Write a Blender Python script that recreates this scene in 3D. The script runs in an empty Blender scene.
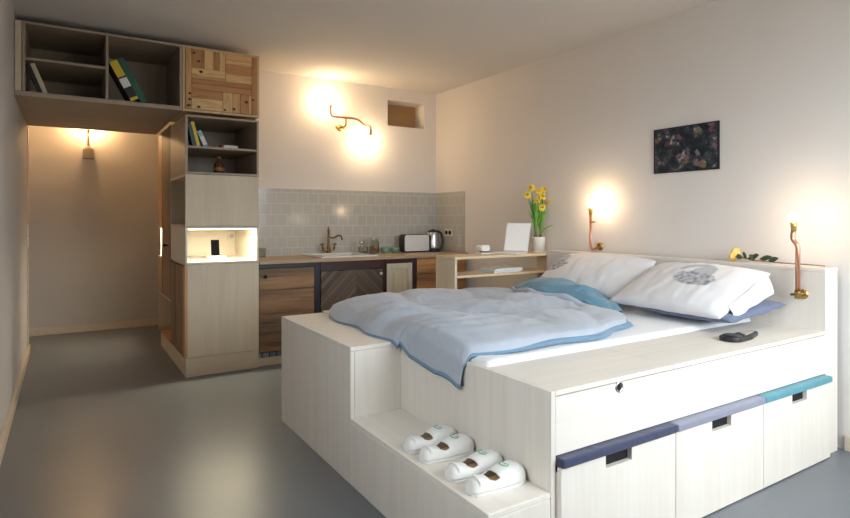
import bpy, bmesh, math, random
from mathutils import Vector, Matrix, noise
random.seed(7)
SC = bpy.context.scene
COL = SC.collection
PI = math.pi

# ------------------------------------------------------------------ materials
def nt(name):
    m = bpy.data.materials.new(name); m.use_nodes = True
    t = m.node_tree; b = t.nodes['Principled BSDF']
    return m, t, b
def N(t, typ, **kw):
    n = t.nodes.new(typ)
    for k, v in kw.items():
        if k in n.inputs: n.inputs[k].default_value = v
        else: setattr(n, k, v)
    return n
def c4(c): return (c[0], c[1], c[2], 1.0)
def coords(t, scale=(1, 1, 1), rot=(0, 0, 0)):
    tc = N(t, 'ShaderNodeTexCoord'); mp = N(t, 'ShaderNodeMapping')
    mp.inputs['Scale'].default_value = scale; mp.inputs['Rotation'].default_value = rot
    t.links.new(tc.outputs['Object'], mp.inputs['Vector'])
    return mp.outputs['Vector']
def ramp(t, fac, stops):
    r = N(t, 'ShaderNodeValToRGB'); e = r.color_ramp.elements
    while len(e) < len(stops): e.new(0.5)
    for i, (p, c) in enumerate(stops): e[i].position = p; e[i].color = c4(c)
    t.links.new(fac, r.inputs['Fac']); return r.outputs['Color']
def bump(t, b, h, s=0.2, d=0.01):
    n = N(t, 'ShaderNodeBump'); n.inputs['Strength'].default_value = s; n.inputs['Distance'].default_value = d
    t.links.new(h, n.inputs['Height']); t.links.new(n.outputs['Normal'], b.inputs['Normal'])
def plain(name, col, rough=0.5, metal=0.0, var=0.06, nscale=8, bmp=0.0, **kw):
    m, t, b = nt(name)
    v = coords(t)
    n = N(t, 'ShaderNodeTexNoise', Scale=nscale, Detail=4.0); t.links.new(v, n.inputs['Vector'])
    lo = tuple(max(0, x*(1-var)) for x in col); hi = tuple(min(1, x*(1+var)) for x in col)
    t.links.new(ramp(t, n.outputs['Fac'], [(0.3, lo), (0.7, hi)]), b.inputs['Base Color'])
    b.inputs['Roughness'].default_value = rough; b.inputs['Metallic'].default_value = metal
    if bmp: bump(t, b, n.outputs['Fac'], bmp, 0.004)
    for k, x in kw.items(): b.inputs[k.replace('_', ' ')].default_value = x
    return m
def wood(name, dark, light, axis='Z', rough=0.5, fine=26, long=1.3, dirt=None):
    m, t, b = nt(name)
    sc = {'X': (long, fine, fine), 'Y': (fine, long, fine), 'Z': (fine, fine, long)}[axis]
    v = coords(t, sc)
    n = N(t, 'ShaderNodeTexNoise', Scale=1.0, Detail=6.0, Roughness=0.62, Distortion=0.6); t.links.new(v, n.inputs['Vector'])
    col = ramp(t, n.outputs['Fac'], [(0.28, dark), (0.72, light)])
    if dirt:
        v2 = coords(t, tuple(x*0.35 for x in sc)); n2 = N(t, 'ShaderNodeTexNoise', Scale=1.0, Detail=8.0, Roughness=0.75)
        t.links.new(v2, n2.inputs['Vector'])
        r = ramp(t, n2.outputs['Fac'], [(0.46, (0, 0, 0)), (0.62, (1, 1, 1))])
        mx = N(t, 'ShaderNodeMix', data_type='RGBA')
        t.links.new(r, mx.inputs[0]); t.links.new(col, mx.inputs[6]); mx.inputs[7].default_value = c4(dirt)
        col = mx.outputs[2]
    t.links.new(col, b.inputs['Base Color']); b.inputs['Roughness'].default_value = rough
    bump(t, b, n.outputs['Fac'], 0.08, 0.002)
    return m
def attr_mix(name, a, bcol, attr='print', rough=0.8, fabric=True):
    m, t, b = nt(name)
    at = N(t, 'ShaderNodeAttribute', attribute_name=attr)
    mx = N(t, 'ShaderNodeMix', data_type='RGBA'); mx.inputs[6].default_value = c4(a); mx.inputs[7].default_value = c4(bcol)
    t.links.new(at.outputs['Fac'], mx.inputs[0]); t.links.new(mx.outputs[2], b.inputs['Base Color'])
    b.inputs['Roughness'].default_value = rough
    if fabric:
        b.inputs['Sheen Weight'].default_value = 0.15
        n = N(t, 'ShaderNodeTexNoise', Scale=7.0, Detail=3.0); t.links.new(coords(t), n.inputs['Vector']); bump(t, b, n.outputs['Fac'], 0.25, 0.02)
    return m
def fabric(name, col, var=0.04):
    m = plain(name, col, 0.85, var=var, nscale=5)
    t = m.node_tree; b = t.nodes['Principled BSDF']; b.inputs['Sheen Weight'].default_value = 0.2
    n = N(t, 'ShaderNodeTexNoise', Scale=11.0, Detail=3.0, Distortion=1.2); t.links.new(coords(t), n.inputs['Vector']); bump(t, b, n.outputs['Fac'], 0.3, 0.02)
    return m
def facecol(name, rough=0.55):
    m, t, b = nt(name)
    at = N(t, 'ShaderNodeAttribute', attribute_name='tone')
    n = N(t, 'ShaderNodeTexNoise', Scale=1.0, Detail=6.0, Roughness=0.7, Distortion=0.8)
    at2 = N(t, 'ShaderNodeAttribute', attribute_name='grain')
    t.links.new(at2.outputs['Vector'], n.inputs['Vector'])
    r = ramp(t, n.outputs['Fac'], [(0.25, (0.45, 0.40, 0.36)), (0.5, (0.95, 0.95, 0.95)), (0.8, (1.15, 1.12, 1.05))])
    mx = N(t, 'ShaderNodeMix', data_type='RGBA', blend_type='MULTIPLY'); mx.inputs[0].default_value = 0.85
    t.links.new(at.outputs['Color'], mx.inputs[6]); t.links.new(r, mx.inputs[7])
    t.links.new(mx.outputs[2], b.inputs['Base Color']); b.inputs['Roughness'].default_value = rough
    return m
def emit(name, col, s):
    m, t, b = nt(name)
    b.inputs['Base Color'].default_value = c4(col); b.inputs['Emission Color'].default_value = c4(col); b.inputs['Emission Strength'].default_value = s
    return m
def glass(name, col=(0.9, 0.95, 0.93), alpha=0.25, rough=0.05):
    m, t, b = nt(name)
    tr = N(t, 'ShaderNodeBsdfTransparent'); tr.inputs['Color'].default_value = c4(col)
    gl = N(t, 'ShaderNodeBsdfGlossy'); gl.inputs['Roughness'].default_value = rough
    mx = N(t, 'ShaderNodeMixShader'); fr = N(t, 'ShaderNodeLayerWeight', Blend=alpha)
    t.links.new(fr.outputs['Facing'], mx.inputs[0]); t.links.new(tr.outputs[0], mx.inputs[1]); t.links.new(gl.outputs[0], mx.inputs[2])
    t.links.new(mx.outputs[0], t.nodes['Material Output'].inputs['Surface'])
    return m
def tiles(name, u):
    m, t, b = nt(name)
    tc = N(t, 'ShaderNodeTexCoord'); sp = N(t, 'ShaderNodeSeparateXYZ'); cb = N(t, 'ShaderNodeCombineXYZ')
    t.links.new(tc.outputs['Object'], sp.inputs[0])
    t.links.new(sp.outputs[u], cb.inputs[0]); t.links.new(sp.outputs['Z'], cb.inputs[1])
    br = N(t, 'ShaderNodeTexBrick'); br.offset = 0.5; br.squash = 1.0
    br.inputs['Color1'].default_value = (0.47, 0.465, 0.42, 1); br.inputs['Color2'].default_value = (0.50, 0.49, 0.445, 1)
    br.inputs['Mortar'].default_value = (0.66, 0.63, 0.57, 1); br.inputs['Scale'].default_value = 1.0
    br.inputs['Mortar Size'].default_value = 0.0028; br.inputs['Brick Width'].default_value = 0.112; br.inputs['Row Height'].default_value = 0.112
    t.links.new(cb.outputs[0], br.inputs['Vector'])
    t.links.new(br.outputs['Color'], b.inputs['Base Color']); b.inputs['Roughness'].default_value = 0.12
    n = N(t, 'ShaderNodeTexNoise', Scale=14.0, Detail=1.0); t.links.new(cb.outputs[0], n.inputs['Vector'])
    ma = N(t, 'ShaderNodeMath', operation='MULTIPLY_ADD'); t.links.new(n.outputs['Fac'], ma.inputs[0]); ma.inputs[1].default_value = 0.5
    inv = N(t, 'ShaderNodeMath', operation='MULTIPLY'); t.links.new(br.outputs['Fac'], inv.inputs[0]); inv.inputs[1].default_value = -1.0
    t.links.new(inv.outputs[0], ma.inputs[2]); bump(t, b, ma.outputs[0], 0.25, 0.004)
    return m
def chevron(name, xc):
    m, t, b = nt(name)
    tc = N(t, 'ShaderNodeTexCoord'); sp = N(t, 'ShaderNodeSeparateXYZ'); t.links.new(tc.outputs['Object'], sp.inputs[0])
    def M(op, a, c=None):
        n = N(t, 'ShaderNodeMath', operation=op)
        for i, q in enumerate((a, c)):
            if q is None: continue
            if isinstance(q, (int, float)): n.inputs[i].default_value = q
            else: t.links.new(q, n.inputs[i])
        return n.outputs[0]
    dx = M('SUBTRACT', sp.outputs['X'], xc); ax = M('ABSOLUTE', dx)
    d = M('ADD', sp.outputs['Z'], ax); k = M('DIVIDE', d, 0.055); fl = M('FLOOR', k); fr = M('FRACT', k)
    sg = M('SIGN', dx); along = M('SUBTRACT', sp.outputs['Z'], ax)
    cb = N(t, 'ShaderNodeCombineXYZ'); t.links.new(fl, cb.inputs[0]); t.links.new(sg, cb.inputs[1])
    wn = N(t, 'ShaderNodeTexWhiteNoise'); t.links.new(cb.outputs[0], wn.inputs[0])
    cb2 = N(t, 'ShaderNodeCombineXYZ'); t.links.new(M('MULTIPLY', d, 40), cb2.inputs[0]); t.links.new(M('MULTIPLY', along, 3), cb2.inputs[1]); t.links.new(fl, cb2.inputs[2])
    n = N(t, 'ShaderNodeTexNoise', Scale=1.0, Detail=5.0, Roughness=0.7); t.links.new(cb2.outputs[0], n.inputs['Vector'])
    f = M('ADD', M('MULTIPLY', wn.outputs['Value'], 0.5), M('MULTIPLY', n.outputs['Fac'], 0.55))
    col = ramp(t, f, [(0.25, (0.06, 0.042, 0.032)), (0.55, (0.115, 0.078, 0.054)), (0.85, (0.20, 0.135, 0.088))])
    gap = M('GREATER_THAN', fr, 0.06)
    mx = N(t, 'ShaderNodeMix', data_type='RGBA'); mx.inputs[6].default_value = (0.02, 0.015, 0.01, 1)
    t.links.new(gap, mx.inputs[0]); t.links.new(col, mx.inputs[7])
    t.links.new(mx.outputs[2], b.inputs['Base Color']); b.inputs['Roughness'].default_value = 0.6
    return m
def floor_mat():
    m, t, b = nt('polished_concrete')
    v = coords(t)
    n = N(t, 'ShaderNodeTexNoise', Scale=0.9, Detail=3.0, Roughness=0.5); t.links.new(v, n.inputs['Vector'])
    n2 = N(t, 'ShaderNodeTexNoise', Scale=2.0, Detail=1.0); t.links.new(v, n2.inputs['Vector'])
    t.links.new(ramp(t, n.outputs['Fac'], [(0.3, FLOOR_LO), (0.7, FLOOR_HI)]), b.inputs['Base Color'])
    mr = N(t, 'ShaderNodeMapRange'); mr.inputs[3].default_value = 0.29; mr.inputs[4].default_value = 0.37
    t.links.new(n2.outputs['Fac'], mr.inputs[0]); t.links.new(mr.outputs[0], b.inputs['Roughness'])
    b.inputs['Specular IOR Level'].default_value = 0.55
    return m
def picture_mat():
    m, t, b = nt('collage_print')
    v = coords(t)
    vo = N(t, 'ShaderNodeTexVoronoi', Scale=30.0); vo.inputs['Randomness'].default_value = 1.0; t.links.new(v, vo.inputs['Vector'])
    n = N(t, 'ShaderNodeTexNoise', Scale=16.0, Detail=7.0, Roughness=0.72, Distortion=0.3); t.links.new(v, n.inputs['Vector'])
    base = ramp(t, n.outputs['Fac'], [(0.36, (0.006, 0.010, 0.016)), (0.48, (0.018, 0.028, 0.04)), (0.58, (0.075, 0.08, 0.09)), (0.68, (0.50, 0.46, 0.43))])
    sp = N(t, 'ShaderNodeSeparateColor'); t.links.new(vo.outputs['Color'], sp.inputs[0])
    gt = N(t, 'ShaderNodeMath', operation='GREATER_THAN'); t.links.new(sp.outputs[0], gt.inputs[0]); gt.inputs[1].default_value = 0.91
    hs = N(t, 'ShaderNodeHueSaturation'); hs.inputs['Saturation'].default_value = 0.9; hs.inputs['Value'].default_value = 0.20
    t.links.new(vo.outputs['Color'], hs.inputs['Color'])
    mx = N(t, 'ShaderNodeMix', data_type='RGBA'); t.links.new(gt.outputs[0], mx.inputs[0]); t.links.new(base, mx.inputs[6]); t.links.new(hs.outputs[0], mx.inputs[7])
    t.links.new(mx.outputs[2], b.inputs['Base Color']); b.inputs['Roughness'].default_value = 0.3
    return m

FLOOR_LO, FLOOR_HI = (0.125, 0.138, 0.157), (0.165, 0.178, 0.20)
W = {}
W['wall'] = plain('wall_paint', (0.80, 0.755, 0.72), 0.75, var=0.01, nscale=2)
W['walldim'] = plain('dimmed_corridor_wall_paint', (0.50, 0.475, 0.46), 0.75, var=0.01, nscale=2)  # greyed wall paint: the corridor's dimness is put into the colour
W['wallleft'] = plain('dimmed_left_wall_paint', (0.58, 0.56, 0.555), 0.75, var=0.01, nscale=2)  # greyed likewise; shade on the left wall is carried by its colour
W['ceil'] = plain('ceiling_paint', (0.74, 0.705, 0.67), 0.8, var=0.01, nscale=2)
W['floor'] = floor_mat()
W['trim'] = wood('trim_wood', (0.56, 0.47, 0.37), (0.66, 0.57, 0.46), 'Y')
W['plyZ'] = wood('birch_ply', (0.61, 0.50, 0.36), (0.70, 0.60, 0.455), 'Z', fine=14)
W['plyX'] = wood('birch_ply_flat', (0.61, 0.50, 0.36), (0.70, 0.60, 0.455), 'X', fine=14)
W['nicheply'] = wood('pale_niche_ply', (0.70, 0.64, 0.54), (0.76, 0.71, 0.61), 'X', fine=14)
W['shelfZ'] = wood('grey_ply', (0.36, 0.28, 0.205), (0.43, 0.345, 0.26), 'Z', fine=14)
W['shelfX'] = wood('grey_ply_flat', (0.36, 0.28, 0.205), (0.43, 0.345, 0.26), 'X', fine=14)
W['bedZ'] = wood('whitewashed_ply', (0.72, 0.66, 0.59), (0.80, 0.75, 0.69), 'Z', fine=20, long=0.8)
W['bedX'] = wood('whitewashed_ply_flat', (0.75, 0.69, 0.62), (0.82, 0.77, 0.71), 'X', fine=20, long=0.8)
W['bedY'] = wood('whitewashed_ply_cross', (0.75, 0.69, 0.62), (0.82, 0.77, 0.71), 'Y', fine=20, long=0.8)
W['deskX'] = wood('desk_ply', (0.68, 0.51, 0.32), (0.78, 0.62, 0.42), 'X', fine=18)
W['deskZ'] = wood('desk_ply_upright', (0.68, 0.51, 0.32), (0.78, 0.62, 0.42), 'Z', fine=18)
W['top'] = wood('oak_worktop', (0.40, 0.27, 0.16), (0.54, 0.385, 0.245), 'X', 0.4, fine=22)
W['recl'] = wood('reclaimed_planks', (0.20, 0.105, 0.05), (0.43, 0.235, 0.11), 'X', 0.6, fine=15, dirt=(0.07, 0.048, 0.035))
W['reclZ'] = wood('reclaimed_planks_upright', (0.17, 0.10, 0.055), (0.36, 0.22, 0.12), 'Z', 0.6, fine=15, dirt=(0.075, 0.06, 0.05))
W['orangeZ'] = wood('orange_pine', (0.50, 0.25, 0.10), (0.64, 0.36, 0.17), 'Z', 0.5, fine=18)
W['orangeX'] = wood('orange_pine_flat', (0.46, 0.21, 0.07), (0.62, 0.32, 0.12), 'X', 0.5, fine=18, dirt=(0.22, 0.10, 0.045))
W['navy'] = plain('navy_paint', (0.008, 0.010, 0.022), 0.4)
W['maroon'] = plain('maroon_paint', (0.045, 0.013, 0.014), 0.4)
W['cream'] = wood('cream_paint', (0.58, 0.49, 0.33), (0.68, 0.59, 0.42), 'Z', 0.5, fine=24)
W['creamframe'] = plain('cream_frame_paint', (0.62, 0.56, 0.43), 0.5)
W['chev'] = chevron('chevron_planks', 0.03)
W['patch'] = facecol('patchwork_planks')
W['tilesX'] = tiles('glazed_tiles', 'X'); W['tilesY'] = tiles('glazed_tiles_side', 'Y')
W['white'] = plain('white_ceramic', (0.78, 0.77, 0.74), 0.2, var=0.01)
W['whiteplastic'] = plain('white_plastic', (0.84, 0.83, 0.81), 0.35, var=0.01)
W['black'] = plain('black_plastic', (0.012, 0.013, 0.016), 0.35)
W['matte'] = plain('matte_black_glass', (0.003, 0.003, 0.004), 0.6, Specular_IOR_Level=0.0)
W['dark'] = plain('recess_shade_black', (0.006, 0.006, 0.006), 0.9)  # near-black that paints the shade inside slots and holes
W['bluetile'] = None
W['brass'] = plain('aged_brass', (0.46, 0.29, 0.10), 0.3, 1.0)
W['gold'] = plain('bright_brass', (0.75, 0.50, 0.16), 0.3, 1.0)
W['bronze'] = plain('antique_bronze', (0.22, 0.14, 0.065), 0.32, 1.0)
W['copper'] = plain('copper_pipe', (0.74, 0.37, 0.25), 0.32, 1.0)
W['steel'] = plain('brushed_steel', (0.62, 0.62, 0.62), 0.25, 1.0, var=0.02)
W['toast'] = plain('silver_grey_shell', (0.74, 0.73, 0.72), 0.3, 0.0, var=0.02)
W['sheet'] = fabric('white_sheet', (0.80, 0.80, 0.81), 0.01)
W['pillow'] = attr_mix('printed_pillowcase', (0.78, 0.76, 0.77), (0.15, 0.165, 0.21), 'print')
W['duvet'] = fabric('blue_grey_cotton', (0.425, 0.46, 0.53), 0.03)
W['duvetunder'] = fabric('steel_blue_cotton', (0.15, 0.255, 0.37), 0.05)
W['teal'] = fabric('teal_blue_cotton', (0.115, 0.26, 0.365), 0.06)
W['slate'] = fabric('slate_blue_cotton', (0.14, 0.165, 0.265), 0.05)
W['cushnavy'] = fabric('navy_felt', (0.035, 0.042, 0.095), 0.06)
W['cushlilac'] = fabric('lilac_grey_felt', (0.235, 0.24, 0.315), 0.06)
W['cushteal'] = fabric('teal_felt', (0.075, 0.27, 0.33), 0.06)
W['slipper'] = fabric('white_cotton_felt', (0.80, 0.79, 0.77), 0.02)
W['insole'] = plain('tan_insole', (0.70, 0.43, 0.21), 0.8)
W['green'] = plain('green_print', (0.16, 0.44, 0.28), 0.7)
W['leaf'] = plain('daffodil_leaf', (0.12, 0.33, 0.04), 0.45, var=0.35, nscale=18)
W['yellow'] = plain('daffodil_petal', (0.88, 0.70, 0.06), 0.6, var=0.06)
W['trumpet'] = plain('daffodil_trumpet', (0.86, 0.56, 0.03), 0.6)
W['bulbskin'] = plain('flower_bulb_skin', (0.16, 0.075, 0.035), 0.8)
W['rose'] = plain('rose_petal', (0.82, 0.56, 0.16), 0.6)
W['roseleaf'] = plain('rose_leaf', (0.035, 0.06, 0.03), 0.5)
W['rosestem'] = plain('rose_stem', (0.36, 0.20, 0.15), 0.6)
W['cup'] = plain('mint_glaze', (0.17, 0.34, 0.25), 0.25)
W['brownglass'] = plain('brown_glass', (0.10, 0.035, 0.012), 0.12)
W['label'] = plain('amber_label', (0.26, 0.13, 0.03), 0.5)
W['tea'] = plain('amber_contents', (0.36, 0.12, 0.03), 0.6)
W['glass'] = glass('clear_glass', (0.86, 0.88, 0.86), 0.35)
W['pane'] = glass('window_glass', (0.97, 0.98, 0.98), 0.04, 0.0)
W['paper'] = plain('paper', (0.80, 0.79, 0.76), 0.7, var=0.02)
W['bkblack'] = plain('black_cover', (0.018, 0.02, 0.024), 0.4)
W['bkcream'] = plain('cream_cover', (0.58, 0.50, 0.34), 0.5)
W['bkgreen'] = plain('green_cover', (0.012, 0.10, 0.06), 0.4)
W['bkyellow'] = plain('yellow_cover', (0.72, 0.50, 0.03), 0.45)
W['bkblue'] = plain('pale_blue_cover', (0.30, 0.50, 0.62), 0.45)
W['bkred'] = plain('red_spine', (0.35, 0.03, 0.04), 0.45)
W['bkdark'] = plain('dark_green_cover', (0.02, 0.05, 0.045), 0.4)
W['picture'] = picture_mat()
W['bulb'] = emit('glowing_bulb', (1.0, 0.76, 0.50), 75.0)
W['screen'] = emit('screen_added_glow', (0.80, 0.79, 0.76), 0.22)  # faint emission added so the laptop screen looks brighter
W['bulbF'] = emit('warm_glowing_bulb', (1.0, 0.72, 0.44), 130.0)
W['bulbK'] = emit('bright_glowing_bulb', (1.0, 0.72, 0.42), 260.0)
W['bulbC'] = emit('amber_glowing_bulb', (1.0, 0.62, 0.28), 760.0)
W['led'] = emit('led_strip', (1.0, 0.86, 0.60), 260.0)
W['amberpanel'] = wood('amber_wood_panel', (0.34, 0.19, 0.075), (0.42, 0.25, 0.11), 'X', 0.6, fine=10)
W['socket'] = plain('switch_plastic', (0.72, 0.70, 0.66), 0.4, var=0.01)
W['greybox'] = plain('warm_grey_mount', (0.50, 0.44, 0.38), 0.5)
def toe_mat():
    m, t, b = nt('blue_white_tile_strip')
    ch = N(t, 'ShaderNodeTexBrick'); ch.offset = 0.0
    tc = N(t, 'ShaderNodeTexCoord'); sp = N(t, 'ShaderNodeSeparateXYZ'); cb = N(t, 'ShaderNodeCombineXYZ')
    t.links.new(tc.outputs['Object'], sp.inputs[0]); t.links.new(sp.outputs['X'], cb.inputs[0]); t.links.new(sp.outputs['Z'], cb.inputs[1])
    t.links.new(cb.outputs[0], ch.inputs['Vector'])
    ch.inputs['Color1'].default_value = (0.24, 0.30, 0.36, 1); ch.inputs['Color2'].default_value = (0.09, 0.13, 0.19, 1); ch.inputs['Mortar'].default_value = (0.02, 0.025, 0.05, 1)
    ch.inputs['Scale'].default_value = 1.0; ch.inputs['Brick Width'].default_value = 0.065; ch.inputs['Row Height'].default_value = 0.06; ch.inputs['Mortar Size'].default_value = 0.006
    t.links.new(ch.outputs['Color'], b.inputs['Base Color']); b.inputs['Roughness'].default_value = 0.35
    return m
W['bluetile'] = toe_mat()

# ------------------------------------------------------------------ mesh builder
class MB:
    def __init__(s): s.bm = bmesh.new()
    def box(s, x0, x1, y0, y1, z0, z1, mi=0, mat=None):
        v = [s.bm.verts.new((x, y, z)) for x in (x0, x1) for y in (y0, y1) for z in (z0, z1)]
        if mat is not None:
            for q in v: q.co = mat @ q.co
        fs = []
        for f in ((0, 1, 3, 2), (4, 6, 7, 5), (0, 4, 5, 1), (2, 3, 7, 6), (0, 2, 6, 4), (1, 5, 7, 3)):
            F = s.bm.faces.new([v[i] for i in f]); F.material_index = mi; fs.append(F)
        return s
    def tube(s, pts, r, seg=12, mi=0, cap=True):
        pts = [Vector(p) for p in pts]; rs = r if isinstance(r, (list, tuple)) else [r]*len(pts)
        rings = []; up = None
        for i, p in enumerate(pts):
            d = (pts[min(i+1, len(pts)-1)] - pts[max(i-1, 0)]).normalized()
            if up is None:
                up = d.orthogonal().normalized()
            else:
                up = (up - d*up.dot(d)).normalized()
            sd = d.cross(up)
            rings.append([s.bm.verts.new(p + (up*math.cos(2*PI*k/seg) + sd*math.sin(2*PI*k/seg))*rs[i]) for k in range(seg)])
        for a, b in zip(rings, rings[1:]):
            for k in range(seg):
                F = s.bm.faces.new((a[k], a[(k+1) % seg], b[(k+1) % seg], b[k])); F.material_index = mi; F.smooth = True
        if cap:
            F = s.bm.faces.new(rings[0][::-1]); F.material_index = mi
            F = s.bm.faces.new(rings[-1]); F.material_index = mi
        return s
    def lathe(s, c, prof, seg=24, mi=0, M=None):
        c = Vector(c); rings = []
        for r, z in prof:
            if r < 1e-6: rings.append([Vector((0, 0, z))])
            else: rings.append([Vector((r*math.cos(2*PI*k/seg), r*math.sin(2*PI*k/seg), z)) for k in range(seg)])
        R = [[s.bm.verts.new(c + ((M @ p) if M is not None else p)) for p in ring] for ring in rings]
        for a, b in zip(R, R[1:]):
            for k in range(seg):
                k2 = (k+1) % seg
                if len(a) == 1 and len(b) == 1: continue
                if len(a) == 1: F = s.bm.faces.new((a[0], b[k2], b[k]))
                elif len(b) == 1: F = s.bm.faces.new((a[k], a[k2], b[0]))
                else: F = s.bm.faces.new((a[k], a[k2], b[k2], b[k]))
                F.smooth = True; F.material_index = mi
        return s
    def ball(s, c, r, sx=1, sy=1, sz=1, seg=16, mi=0):
        prof = [(max(0, r*math.sin(PI*i/10)) if 0 < i < 10 else 0, -r*math.cos(PI*i/10)) for i in range(11)]
        return s.lathe(c, prof, seg, mi, Matrix.Diagonal((sx, sy, sz)))
    def grid(s, f, nu, nv, mi=0, flip=False, smooth=True, closed_u=False):
        V = [[s.bm.verts.new(f(i/nu, j/nv)) for j in range(nv+1)] for i in range(nu+1)]
        for i in range(nu):
            for j in range(nv):
                q = (V[i][j], V[i+1][j], V[i+1][j+1], V[i][j+1])
                F = s.bm.faces.new(q[::-1] if flip else q); F.smooth = smooth; F.material_index = mi
        return V
    def poly(s, pts, th, n, mi=0):
        n = Vector(n)*th; a = [s.bm.verts.new(p) for p in pts]; b = [s.bm.verts.new(Vector(p)+n) for p in pts]
        s.bm.faces.new(a[::-1]); s.bm.faces.new(b)
        for i in range(len(a)):
            j = (i+1) % len(a); s.bm.faces.new((a[i], a[j], b[j], b[i]))
        return s
def fillet(pts, r=0.03, n=5):
    pts = [Vector(p) for p in pts]; out = [pts[0]]
    for a, b, c in zip(pts, pts[1:], pts[2:]):
        d1 = (a-b); d2 = (c-b); q = min(r, d1.length*0.49, d2.length*0.49)
        p1 = b + d1.normalized()*q; p2 = b + d2.normalized()*q
        for k in range(n+1):
            t = k/n; out.append(p1*(1-t)**2 + b*2*t*(1-t) + p2*t*t)
    out.append(pts[-1]); return out
def thing(name, label, cat, loc, group=None, rot=(0, 0, 0)):
    o = bpy.data.objects.new(name, None); COL.objects.link(o); o.location = loc; o.rotation_euler = rot
    o['label'] = label; o['category'] = cat; o.empty_display_size = 0.05
    if group: o['group'] = group
    return o
def root_of(o):
    while o.parent: o = o.parent
    return o
def part(name, mb, mats, parent=None, bev=0.0, local=False, label=None, subsurf=0, solid=0.0, fixn=True, smooth_bev=True):
    if fixn: bmesh.ops.recalc_face_normals(mb.bm, faces=mb.bm.faces[:])
    me = bpy.data.meshes.new(name); mb.bm.to_mesh(me); mb.bm.free()
    if parent and not local:
        me.transform(Matrix.Translation(-root_of(parent).location))
    for m in (mats if isinstance(mats, (list, tuple)) else [mats]): me.materials.append(m)
    o = bpy.data.objects.new(name, me); COL.objects.link(o)
    if parent: o.parent = parent
    if solid:
        md = o.modifiers.new('Solidify', 'SOLIDIFY'); md.thickness = solid; md.offset = 0
    if bev:
        md = o.modifiers.new('Bevel', 'BEVEL'); md.width = bev; md.segments = 2; md.limit_method = 'ANGLE'
    if subsurf:
        md = o.modifiers.new('Subsurf', 'SUBSURF'); md.levels = subsurf; md.render_levels = subsurf
    if label: o['label'] = label
    return o
def solo(o, label, cat, group=None):
    o['label'] = label; o['category'] = cat
    if group: o['group'] = group
    return o
def struct(name, mb, mat, bev=0.0, parent=None):
    o = part(name, mb, mat, parent, bev)
    if not parent: o['kind'] = 'structure'
    return o
def bx(*a): return MB().box(*a)
def boxes(*L):
    m = MB()
    for a in L: m.box(*a)
    return m

# ------------------------------------------------------------------ setting
XL, XR, YB, YC, YR, ZC = -0.31, 3.72, 5.66, 7.68, -0.40, 2.775
struct('floor', bx(XL-0.25, XR+0.2, YR-0.2, YC+0.2, -0.1, 0), W['floor'])
struct('ceiling', bx(XL-0.25, XR+0.2, YR-0.2, YC+0.2, ZC, ZC+0.1), W['ceil'])
struct('wall_right', bx(XR, XR+0.2, YR, YB+0.2, 0, ZC), W['wall'])
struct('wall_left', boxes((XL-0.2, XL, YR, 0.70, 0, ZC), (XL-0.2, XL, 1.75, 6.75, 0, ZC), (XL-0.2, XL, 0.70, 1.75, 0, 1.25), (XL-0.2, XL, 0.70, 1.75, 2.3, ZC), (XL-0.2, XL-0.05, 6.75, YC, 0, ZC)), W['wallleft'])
rx0, rx1, rz0, rz1 = 3.067, 3.552, 2.353, 2.642
struct('wall_back', boxes((1.44, rx0, YB, YB+0.2, 0, ZC), (rx1, XR, YB, YB+0.2, 0, ZC), (rx0, rx1, YB, YB+0.2, 0, rz0), (rx0, rx1, YB, YB+0.2, rz1, ZC)), W['wall'])
struct('wall_corridor', boxes((XL-0.2, 1.64, YC, YC+0.2, 0, ZC), (1.44, 1.64, YB+0.2, YC, 0, ZC)), W['walldim'])
# rear wall behind the camera with two tall windows
wx = [(1.55, 3.55)]; wz0, wz1 = 0.75, 2.68
struct('wall_rear', boxes((XL, wx[0][0], YR-0.2, YR, 0, ZC), (wx[0][1], XR, YR-0.2, YR, 0, ZC),
       *[(a, b, YR-0.2, YR, 0, wz0) for a, b in wx], *[(a, b, YR-0.2, YR, wz1, ZC) for a, b in wx]), W['wall'])
# added unseen window in the left wall, to brighten the bed's sides
ly = (0.70, 1.75); lz = (1.25, 2.3)
f = struct('window_3', boxes((XL-0.13, XL-0.07, ly[0], ly[0]+0.06, *lz), (XL-0.13, XL-0.07, ly[1]-0.06, ly[1], *lz), (XL-0.13, XL-0.07, ly[0]+0.06, ly[1]-0.06, lz[0], lz[0]+0.06), (XL-0.13, XL-0.07, ly[0]+0.06, ly[1]-0.06, lz[1]-0.06, lz[1])), W['whiteplastic'])
struct('pane', bx(XL-0.104, XL-0.098, ly[0]+0.06, ly[1]-0.06, lz[0]+0.06, lz[1]-0.06), W['pane'], parent=f)
for i, (a, b) in enumerate(wx):
    f = struct('window_%d' % (i+2), boxes((a, a+0.06, YR-0.13, YR-0.07, wz0, wz1), (b-0.06, b, YR-0.13, YR-0.07, wz0, wz1), (a+0.06, b-0.06, YR-0.13, YR-0.07, wz0, wz0+0.06),
             (a+0.06, b-0.06, YR-0.13, YR-0.07, wz1-0.06, wz1), ((a+b)/2-0.03, (a+b)/2+0.03, YR-0.13, YR-0.07, wz0+0.06, wz1-0.06)), W['whiteplastic'])
    struct('pane', bx(a+0.06, b-0.06, YR-0.104, YR-0.098, wz0+0.06, wz1-0.06), W['pane'], parent=f)
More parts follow.
